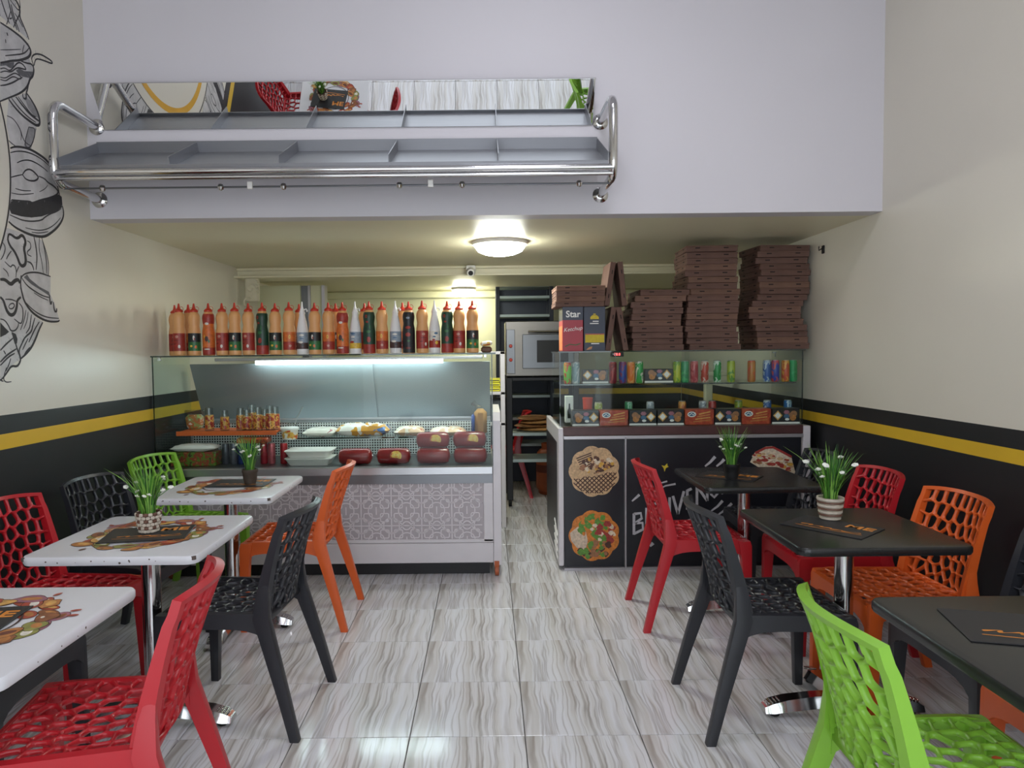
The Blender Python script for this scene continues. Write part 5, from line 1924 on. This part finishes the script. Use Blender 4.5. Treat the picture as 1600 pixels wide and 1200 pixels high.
xm, xw_ = (GXA + GXB) / 2, GXB - GXA
GB((xm, GYA, (ZG0 + ZG1) / 2), (xw_, .005, ZG1 - ZG0 - .002), 'glass', 'front_glass')
GB((GXA, (GYA + GYB) / 2, (ZG0 + ZG1) / 2), (.005, GYB - GYA, ZG1 - ZG0 - .002), 'glass', 'side_glass')
GB((GXB - .003, (GYA + GYB) / 2, (ZG0 + ZG1) / 2), (.005, GYB - GYA, ZG1 - ZG0 - .002), 'glass', 'side_glass')
GB((xm, (GYA + GYB) / 2, ZG1), (xw_ + .02, GYB - GYA + .02, .008), 'glass', 'top_glass')
GB((xm, GYA - .0125, ZG1), (xw_ + .02, .005, .0085), 'glass_edge', 'top_glass_edge')
ZM = on_y(1060, 598, YR + .14).z
GB((xm, (GYA + GYB) / 2 + .03, ZM - .004), (xw_ - .02, GYB - GYA - .08, .008), 'glass', 'middle_shelf')
GB((xm, GYA + .066, ZM - .004), (xw_ - .02, .005, .0085), 'glass_edge', 'middle_shelf_edge')
for X in (GXA + .001, GXB - .002):
    GB((X, GYA - .0035, (ZG0 + ZG1) / 2), (.006, .006, ZG1 - ZG0 - .004), 'glass_edge', 'glass_edge')
GB((GXB - .32, GYB - .01, (ZG0 + ZG1) / 2), (.6, .005, ZG1 - ZG0 - .02), 'glass', 'sliding_pane')
GB((GXB - .92, GYB - .02, (ZG0 + ZG1) / 2), (.66, .005, ZG1 - ZG0 - .02), 'glass', 'sliding_pane')
for u in (1210, 960):
    q = on_y(u, 550, GYA + .02)
    c = MB().box(Vector((q.x, GYA + .02, ZG1 - .016)) - go, (.022, .012, .008)).tube([Vector((q.x + .006, GYA + .02, ZG1 - .02)) - go, Vector((q.x + .006, GYA + .02, ZG1 - .045)) - go], .003, 6)
    c.build('hinge', 'steel_dark', gcs)

CANS = [(887, '#6fbf3a', '#c8402f', 'lime green'), (900, '#8aa0a8', '#c9d0d0', 'pale silver blue'), (957.5, '#7a1f2c', '#b54a4a', 'dark red'), (973, '#2f4a9a', '#8a3a5a', 'royal blue'), (985.8, '#d9722c', '#e8a86a', 'orange'), (998.8, '#2f9a4a', '#d8d4c8', 'green and white'),
        (1057.5, '#b5bf3a', '#6f9a3a', 'yellow lime'), (1070, '#2f8a5a', '#4aa86a', 'plain green'), (1084.5, '#a02f3a', '#c86a6a', 'crimson'), (1101, '#b5402a', '#d8c0b0', 'brick red'), (1120.5, '#1f8a42', '#c8d8c8', 'deep green'), (1142, '#a8b83a', '#5a8a3a', 'yellow-green'),
        (1174, '#b5722f', '#c85a3a', 'amber'), (1198, '#2f5aa0', '#b0c0d0', 'steel blue'), (1211, '#2a3a9a', '#c84a4a', 'deep blue'), (1227, '#c04a24', '#e0a040', 'red and orange'), (1239, '#1f9a5a', '#38b070', 'bright green')]
canm = MB().lathe([(.0235, 0), (.029, .008), (.029, .128), (.0245, .14)], n=20)
lidm = MB().lathe([(.0222, .139), (.0228, .143), (.019, .142), (0, .141)], n=20).mesh('can_lid', 'can_metal')


def can(u, c1, c2, lb_, y, z, k, where):
    p = on_y(u, 600, y)
    t = thing('drink_can', lb_ + where, 'can', (p.x, y, z), pr.uniform(0, 6))
    pm_ = print_mat('can_%s_%d' % (where[:6], k), [c1, c1, c2, c1], 24, .3, (1, 1, .6))
    MB().lathe([(.021, 0), (.0258, .008), (.0258, .128), (.022, .14)], n=20).build('can_body', pm_, t)
    link('can_lid', lidm, t)
    return t


for k, (u, a, b, l) in enumerate(CANS):
    can(u, a, b, l, YR + .17, ZM, k, ' can on the middle glass shelf of the case')
BACKC = [(935, '#a8b84a', '#d8d8a8', 'olive yellow'), (982, '#2f8a5a', '#8ac0a0', 'mint green'), (1016, '#9aa4ac', '#d8dce0', 'silver'), (1066, '#b5602a', '#d89a4a', 'copper orange'), (1098, '#8a9298', '#c8ccd0', 'grey metal'), (1113, '#a0302a', '#c8605a', 'tomato red'), (1154, '#8a9a2f', '#5a7a2f', 'moss green'), (1199, '#2f5a9a', '#c0c8d0', 'cobalt and silver'), (1231, '#2a6aa8', '#b0c8d8', 'sky blue')]
for k, (u, a, b, l) in enumerate(BACKC):
    can(u, a, b, l, YR + .24, ZG0 + .001, k, ' can standing behind the snack cartons')


print_mat('carton_food', ['#1f2a4a', '#c88a5a', '#d8b04a', '#b04a4a'], 32, .35)
print_mat('carton_red', ['#9a3424', '#a83c26', '#b8502f', '#8a2c20'], 18, .35)


def carton(u0, u1, kind, y, z, h, label, k):
    a, b = on_y(u0, 650, y), on_y(u1, 650, y)
    w = b.x - a.x - .003
    t = thing('snack_carton', label, 'box', ((a.x + b.x) / 2, y, z), 0, 'snack cartons in the glass case')
    body = MB().box((0, .05, h / 2), (w, .1, h), 0, .002).build('carton_body', 'counter_black' if kind == 'food' else 'carton_red', t, smooth=False)
    cnt = [0]

    def fm_(p):
        return (p[0], -.0004 - .00003 * cnt[0], p[1])

    def disc(cx, cz, rx, rz, m__, n=12, rot=0.0):
        cnt[0] += 1
        pts = []
        for i in range(n):
            an = 2 * PI * i / n + rot
            pts.append((cx + rx * math.cos(an), cz + rz * math.sin(an)))
        mm_.poly(pts, fm_, m__)
    mm_ = MB()
    if kind == 'food':
        fx = 1 if k % 2 == 0 else -1
        disc(-.05 * fx, .066, .022, .02, 0); disc(-.045 * fx, .04, .021, .019, 1); disc(-.03 * fx, .058, .015, .014, 0)
        disc(.052 * fx, .055, .03, .032, 2, 4); disc(.052 * fx, .055, .02, .022, 3, 4)
        disc(.004, .076, .02, .014, 4, 6); disc(.004, .05, .02, .015, 5, 6, .4); disc(.008, .03, .014, .008, 3)
        mm_.poly([(-w / 2, .001), (w / 2, .001), (w / 2, .013), (-w / 2, .013)], fm_, 3)
    else:
        disc(-.05, .068, .028, .018, 3, 16, 0); disc(-.05, .068, .022, .012, 5, 16)
        cnt[0] += 1
        mm_.ribbon([(-.068, .062), (-.05, .074), (-.04, .062), (-.032, .074)], .005, fm_, 3)
        for i in range(4):
            cnt[0] += 1
            mm_.ribbon([(-.04 + .012 * i, .02 + .016 * i), (.07, .03 + .018 * i)], .007, fm_, 2 if i % 2 else 1)
    mm_.build('print', ['pic_meat', 'food_b', 'food_d', 'white_plain', 'food_h', 'lb_blue'], body, smooth=False, fix=False)
    return t


rowc = [(894, 936, 'food'), (937, 982, 'red'), (983, 1026, 'food'), (1027, 1069, 'food'), (1070, 1116, 'red'), (1117, 1158, 'food'), (1159, 1205, 'red'), (1206, 1250, 'food')]
for k, (a, b, kd) in enumerate(rowc):
    carton(a, b, kd, YR + .06, ZG0 + .001, .1, ['dark food-print carton at the passage end of the bottom row', 'rust red logo carton between dark cartons, nearest the white bottle box', 'dark food-print carton beside the rust red one nearest the white bottle box', 'dark food-print carton, second of the adjoining dark pair', 'rust red logo carton in the middle of the bottom row', 'dark food-print carton between two rust red cartons', 'rust red logo carton next to the wall-end carton', 'dark food-print carton at the wall end of the bottom row'][k], k)
carton(910, 951, 'food', YR + .16, ZM, .09, 'dark snack carton beside the dark red can on the middle shelf', 1)
carton(1007, 1052, 'food', YR + .16, ZM, .09, 'dark snack carton between green and lime cans on the middle shelf', 0)
p = on_y(919.5, 625, YR + .26)
t = thing('orange_tumbler', 'orange red plastic tumbler behind the snack cartons', 'cup', (p.x, YR + .3, ZG0 + .001))
MB().lathe([(.026, 0), (.034, .155), (.035, .165), (.033, .165), (.026, .012)], n=20).build('cup_body', mat('cup_orange', '#d8401f', .35), t)
MB().lathe([(.0352, .158), (.037, .162), (.0352, .168)], n=20).build('cup_lip', 'cup_orange', t)
p = on_y(890, 625, YR + .26)
t = thing('bottle_box', 'white upright box with a dark bottle picture in the case corner', 'box', (p.x, YR + .3, ZG0 + .001))
MB().box((0, 0, .09), (.055, .055, .18), 0, .003).build('box_body', 'white_plain', t, smooth=False)
MB().poly([(-.014, .03), (.014, .03), (.014, .08), (.006, .1), (.005, .13), (-.005, .13), (-.006, .1), (-.014, .08)], lambda p: (p[0], -.0285, p[1])).build('bottle_print', 'black_plain', t, smooth=False, fix=False)

# red glowing digits of a small display on the case
p = on_y(964, 551, YR + .1)
t = thing('digital_display', 'small black display with glowing red digits under the case top', 'display', (p.x, YR + .1, ZG1 - .034))
MB().box((0, 0, .015), (.085, .02, .029), 0, .003).build('display_body', 'black_plain', t, smooth=False)
emit_mat('digit_red', '#ff2a30', 3.0)
me = text_mesh('88.8', .024, .0002); me.materials.clear(); me.materials.append(MATS['digit_red'])
link('digits', me, t, (0, -.0108, .015), RX90)

# ------------------------------------------------------------------ pizza boxes and cartons on the case
ZP = ZG1 + .004


def box_mesh(m__, w=.33, h=.039):
    b = MB()
    b.box((0, 0, h * .5), (w - .004, w - .004, h), 0, .0015)
    b.box((0, 0, h * .82), (w, w, h * .30), 0, .002)
    b.box((0, 0, h * .32), (w + .001, w - .02, h * .5), 0, .001)
    for x in (-.09, .09):
        b.box((x, -w / 2 - .0004, h * .58), (.03, .002, .007), 1)
    for y in (-.09, .09):
        b.box((-w / 2 - .0006, y, h * .58), (.002, .03, .007), 1)
    return b.mesh('pizza_box', [m__, 'kraft_dark'], smooth=False)


PB = [box_mesh('kraft'), box_mesh('kraft_b')]
pb = random.Random(4)
HB = .0395
_O = ['topmost', 'second', 'third', 'fourth', 'fifth', 'sixth', 'seventh', 'eighth', 'ninth', 'tenth', 'eleventh', 'twelfth', 'thirteenth', 'fourteenth', 'fifteenth', 'sixteenth', 'lowest']


def ORD(i):
    return 'topmost brown pizza box ' if i == 1 else (_O[i - 1] if i < 17 else 'seventeenth') + ' pizza box from the top '


stacks = [(1022, 10, .0, 'of the low stack', 'pizza boxes of the low stack'), (1106, 17, .0, 'of the tall stack beside the low one', 'pizza boxes of the tall middle stack'), (1205, 17, .0, 'of the stack at the right wall', 'pizza boxes of the wall stack')]
for (u, n, _, lb_, gr) in stacks:
    p = on_y(u, 500, YR + .26)
    ox = 0
    for k in range(n):
        ox += pb.uniform(-.018, .018); ox = max(-.028, min(.028, ox))
        if u == 1106: dx = .01 * math.sin(k * .55)
        else: dx = .008 * math.sin(k * .7 + 1)
        o = link('pizza_box', PB[0 if pb.random() < .7 else 1], None, (min(p.x + ox + dx, XW - .185), YR + .262 + pb.uniform(-.014, .014), ZP + HB * k), (0, 0, pb.uniform(-.08, .08)))
        tag(o, ORD(n - k) + lb_, 'pizza box', gr)
# cartons under the small stack
xa, xb_ = on_y(879, 510, YR + .06).x, on_y(911, 510, YR + .06).x
hC = .285
mat('star_navy', '#2b3244', .4); mat('star_red', '#a52434', .4); mat('side_orange', '#e07a4a', .4)
t = thing('ketchup_carton', 'red and navy ketchup carton with white lettering beside the black carton', 'carton', ((xa + xb_) / 2, YR + .06, ZP))
w = xb_ - xa
b_ = MB().box((0, .11, hC / 2), (w, .22, hC), 0, .002).build('carton_body', 'star_red', t, smooth=False)
MB().box((0, .11, hC * .85), (w + .001, .221, hC * .3 - .001)).build('navy_top', 'star_navy', b_, smooth=False)
MB().box((-w / 2 - .0006, .11, hC * .3), (.0012, .2, hC * .55)).build('orange_side', 'side_orange', b_, smooth=False)
lettering('lettering', 'Star', .058, 'white_plain', b_, (.002, -.0012, hC * .83), RX90, .0012)
lettering('lettering', 'Ketchup', .036, 'white_plain', b_, (0, -.0006, hC * .5), (PI / 2, -.12, 0), 0, .35)
MB().ribbon([(-.05, .03), (-.02, .045), (.02, .04), (.05, .05)], .006, lambda p: (p[0], -.0006, p[1])).build('leaf_print', 'leaf_c', b_, smooth=False, fix=False)
xa2, xb2 = on_y(912, 510, YR + .06).x, on_y(946, 510, YR + .06).x
w2 = xb2 - xa2 - .002
t = thing('black_carton', 'black carton with a yellow block and crown emblem beside the ketchup carton', 'carton', ((xa2 + xb2) / 2, YR + .06, ZP))
b_ = MB().box((0, .11, hC / 2), (w2, .22, hC), 0, .002).build('carton_body', 'star_navy', t, smooth=False)
fr = lambda p: (p[0], -.0006, p[1])
MB().poly([(-.06, .055), (.062, .055), (.062, .105), (-.06, .105)], fr).build('yellow_block', 'chalk_yellow', b_, smooth=False, fix=False)
MB().poly([(-.06, .105), (.062, .105), (.062, .112), (-.06, .112)], fr).build('orange_line', 'food_c', b_, smooth=False, fix=False)
MB().poly([(-.027, .205), (.027, .205), (.027, .218), (.014, .23), (-.014, .23), (-.027, .218)], fr).poly([(-.008, .233), (.008, .233), (.008, .24), (-.008, .24)], fr).build('emblem', 'chalk_yellow', b_, smooth=False, fix=False)
for (z, a, b2) in ((.188, -.012, .026), (.174, -.03, .026), (.045, -.022, .03)):
    MB().poly([(a, z), (b2, z), (b2, z + .006), (a, z + .006)], fr).build('text_line', 'white_plain', b_, smooth=False, fix=False)
MB().poly([(-.055, .008), (-.02, .012), (-.015, .03), (-.035, .026)], fr).build('food_print', 'food_b', b_, smooth=False, fix=False)
p = on_y(902, 460, YR + .2)
for k in range(4):
    o = link('pizza_box', PB[k % 2], None, (p.x + pb.uniform(-.004, .004), YR + .20, ZP + hC + .0005 + HB * .85 * k), (0, 0, pb.uniform(-.01, .01)))
    o.scale = (.95, .95, .85)
    tag(o, ORD(4 - k) + 'of the short pile on the ketchup carton', 'pizza box', 'pizza boxes on the cartons')


# boxes stood on edge in two tents
def edge_box(px_top, px_bot, y, z0, label, h=.285):
    a, b = on_y(px_top, 500, y), on_y(px_bot, 500, y)
    ang = math.atan2(a.x - b.x, h)
    o = link('pizza_box', PB[0], None, (0, 0, 0))
    s = .86
    o.scale = (s, s, s)
    Rr = Matrix.Rotation(ang, 4, 'Y') @ Matrix.Rotation(PI / 2, 4, 'Y')
    wv = .33 * s / 2
    cxn = Vector((b.x, y + .16, z0)) + Vector((math.sin(ang) * wv, 0, math.cos(ang) * wv))
    o.matrix_world = Matrix.Translation(cxn) @ Rr @ Matrix.Translation((0, 0, -.0197 * s)) @ Matrix.Diagonal((s, s, s, 1))
    zz = min((o.matrix_world @ v.co).z for v in o.data.vertices)
    o.location.z += z0 - zz
    return tag(o, label, 'pizza box')


edge_box(960.5, 950.5, YR + .06, ZP, 'pizza box on edge leaning right, in the lower tent beside the black carton')
edge_box(967.5, 979, YR + .06, ZP, 'pizza box on edge leaning left, in the lower tent beside the low stack')
edge_box(959.5, 949, YR + .06, ZP + .288, 'pizza box on edge leaning right, in the tent on top of another')
edge_box(970, 977, YR + .06, ZP + .288, 'pizza box on edge leaning left, in the tent on top of another')

# ------------------------------------------------------------------ kitchen behind the counters
def P(u, v, y):
    return on_y(u, v, y)


# white side shelf behind the left counter
ys = 5.55
xa, xb_ = P(771, 600, ys).x, P(789, 600, ys).x
t = thing('white_shelf_unit', 'white shelf unit behind the end of the glass counter', 'shelf', ((xa + xb_) / 2, ys, 0))
zt = P(780, 549, ys).z
w = .30
x0 = xb_ - (xa + xb_) / 2
MB().box((x0 - .018, .0, zt / 2), (.036, .04, zt), 0, .003).build('post', 'white_panel', t, smooth=False)
MB().box((x0 - .018, .36, zt / 2), (.036, .04, zt), 0, .003).build('post', 'white_panel', t, smooth=False)
for v in (549, 612, 660):
    MB().box((x0 - w / 2, .18, P(780, v, ys).z - .012), (w, .40, .024), 0, .003).build('shelf_board', 'white_panel', t, smooth=False)
MB().box((x0 - w / 2, .2, .31), (w, .36, .55), 0, .004).build('cupboard', 'white_panel', t, smooth=False)
zz = P(780, 612, ys).z
for k in range(3):
    t2 = thing('yellow_pack', ['bottom', 'middle', 'topmost'][k] + ' yellow pack of three on the white shelf unit', 'pack', (x0 + (xa + xb_) / 2 - .09, ys + .09, zz + .036 * k), 0, 'yellow packs')
    MB().box((0, 0, .017), (.11, .13, .033), 0, .005).build('pack_body', 'bright_yellow', t2)
    MB().box((.0, -.0655, .017), (.09, .001, .006)).build('label', 'black_plain', t2, smooth=False)
t2 = thing('speckled_bin', 'dark speckled box on the lower board of the white shelf unit', 'box', (x0 + (xa + xb_) / 2 - .09, ys + .1, P(780, 660, ys).z))
MB().box((0, 0, .09), (.13, .14, .18), 0, .006, taper=.92).build('bin_body', print_mat('speckle', ['#22262a', '#3a4046', '#5a6066', '#1a1d20'], 90, .6), t2)
MB().box((0, 0, .182), (.14, .15, .01), 0, .003).build('bin_rim', 'black_plain', t2)

# oven on a black wheeled stand
yo = 6.27
xo0, xo1 = P(790, 540, yo).x, P(905, 540, yo).x
zo0, zo1 = P(800, 588, yo).z, P(800, 502, yo).z
t = thing('oven_stand', 'black wheeled steel stand carrying the pizza oven', 'stand', ((xo0 + xo1) / 2, yo, 0))
hw_ = (xo1 - xo0) / 2
zs_ = zo0 - .012
for sx in (-1, 1):
    for y_ in (.03, .33):
        MB().box((sx * (hw_ - .03), y_, zs_ / 2 + .03), (.055, .055, zs_ - .06), 0, .004).build('post', 'iron_black', t, smooth=False)
        MB().lathe([(.01, -.016), (.036, -.014), (.036, .014), (.01, .016)], (sx * (hw_ - .03), y_, .036), 14, M=Matrix.Rotation(PI / 2, 3, 'Y')).build('wheel', 'rubber', t)
for z in (.42, .66, zs_ - .015):
    MB().box((0, .18, z), (2 * hw_ - .02, .34, .03), 0, .003).build('shelf', 'iron_black' if z > .7 else 'rack_shelf', t, smooth=False)
t = thing('pizza_oven', 'stainless steel pizza oven with dark glass door on the black stand', 'oven', ((xo0 + xo1) / 2, yo, zo0))
ho = zo1 - zo0
MB().box((0, .22, ho / 2), (2 * hw_, .44, ho), 0, .006).build('oven_body', 'oven_steel', t, smooth=False)
dr = MB().box((.05, -.012, ho * .45), (2 * hw_ - .2, .024, ho * .62), 0, .004).build('oven_door', 'steel_dark', t, smooth=False)
MB().box((.09, -.026, ho * .45), (2 * hw_ - .38, .006, ho * .4), 0, .002).build('door_window', 'black_plain', dr, smooth=False)
MB().tube([(-hw_ + .2, -.05, ho * .80), (hw_ - .06, -.05, ho * .80)], .011, 8).build('door_handle', 'chrome', dr)
MB().box((-hw_ + .045, -.008, ho * .45), (.075, .016, ho * .8), 0, .003).build('control_panel', 'steel_dark', t, smooth=False)
for z in (.3, .55):
    MB().lathe([(.016, 0), (.016, .012), (.012, .018), (0, .019)], (-hw_ + .045, -.016, ho * z), 14, M=Matrix.Rotation(PI / 2, 3, 'X')).build('knob', 'cap_red', t)
# tall dark rack behind
yr = 7.115
xk0, xk1 = P(778, 500, yr).x, P(862, 500, yr).x
t = thing('tall_dark_rack', 'tall dark blue shelving rack behind the pizza oven', 'rack', ((xk0 + xk1) / 2, yr, 0))
hk_ = (xk1 - xk0) / 2
zk = P(820, 444, yr).z
for sx in (-1, 1):
    for y_ in (0.02, .35):
        MB().box((sx * hk_, y_, zk / 2), (.04, .04, zk), 0, .003).build('post', 'rack_blue', t, smooth=False)
MB().box((0, .37, zk / 2), (2 * hk_, .01, zk - .02)).build('back_sheet', 'rack_blue', t, smooth=False)
for z in (.45, .72, .95, 1.2, P(820, 493, yr).z, P(820, 464, yr).z, zk - .015):
    MB().box((0, .18, z), (2 * hk_ - .04, .34, .028), 0, .002).build('shelf_board', 'rack_shelf', t, smooth=False)
# flat breads on a tray
yb_ = 6.45
for k in range(4):
    pass
p = P(836, 700, yo + .25)
for k in range(4):
    t = thing('flat_bread', ['wide tan flat bread at the bottom of the pile under the oven', 'tan flat bread second from the bottom under the oven', 'tan flat bread lying near the top of the pile under the oven', 'browned flat bread topping the pile under the oven'][k], 'bread', (p.x + .02 * ((-1) ** k), yo + .2, .6755 + .034 * k), .4 * k)
    MB().lathe([(.0, 0), (.13, .003), (.16, .015), (.13, .03), (.05, .033), (0, .034)], n=24, sxy=(1.15, .9)).build('crust', 'bread' if k % 2 == 0 else 'bread_dark', t)
    MB().ribbon([(-.1, -.03), (0, .02), (.1, -.01)], .012, lambda q: (q[0], q[1], .0345)).build('score_mark', 'bread_dark', t, smooth=False, fix=False)
p = P(866, 655, yo + .1)
# gas bottle
p = Vector((.60, 6.88, 0))
t = thing('gas_cylinder', 'rusty orange gas cylinder on the kitchen floor', 'gas bottle', (p.x, p.y, 0))
MB().lathe([(.10, 0), (.108, .01), (.108, .03), (.125, .05), (.13, .08), (.13, .36), (.12, .41), (.09, .44), (.05, .455), (.0, .458)], n=26).build('cylinder_body', 'gas_orange', t)
MB().lathe([(.131, .22), (.1315, .225), (.1315, .29), (.131, .295)], n=26).build('painted_band', mat('gas_dark', '#6a3020', .6), t, fix=False)
MB().lathe([(.075, .44), (.078, .50), (.07, .50), (.068, .44)], n=20).build('collar', 'gas_orange', t)
MB().box((0, 0, .48), (.03, .03, .05), 0, .004).build('valve', 'alu', t)
chair('red', .14, 6.883, 180, 'red lattice chair standing in the kitchen beside the gas cylinder')
# strip curtain pole: pale post behind the case
p = P(1127, 620, 5.75)
t = thing('pale_stand', 'pale yellow upright stand seen through the glass case', 'stand', (p.x - .08, 5.75, 0))
MB().box((-.03, 0, .6), (.06, .06, 1.2), 0, .006).build('upright', 'plaster', t)
MB().box((.03, 0, 1.21), (.2, .12, .03), 0, .006).build('top_plate', 'plaster', t)
MB().box((0, 0, .015), (.3, .3, .03), 0, .006).build('base', 'plaster', t)
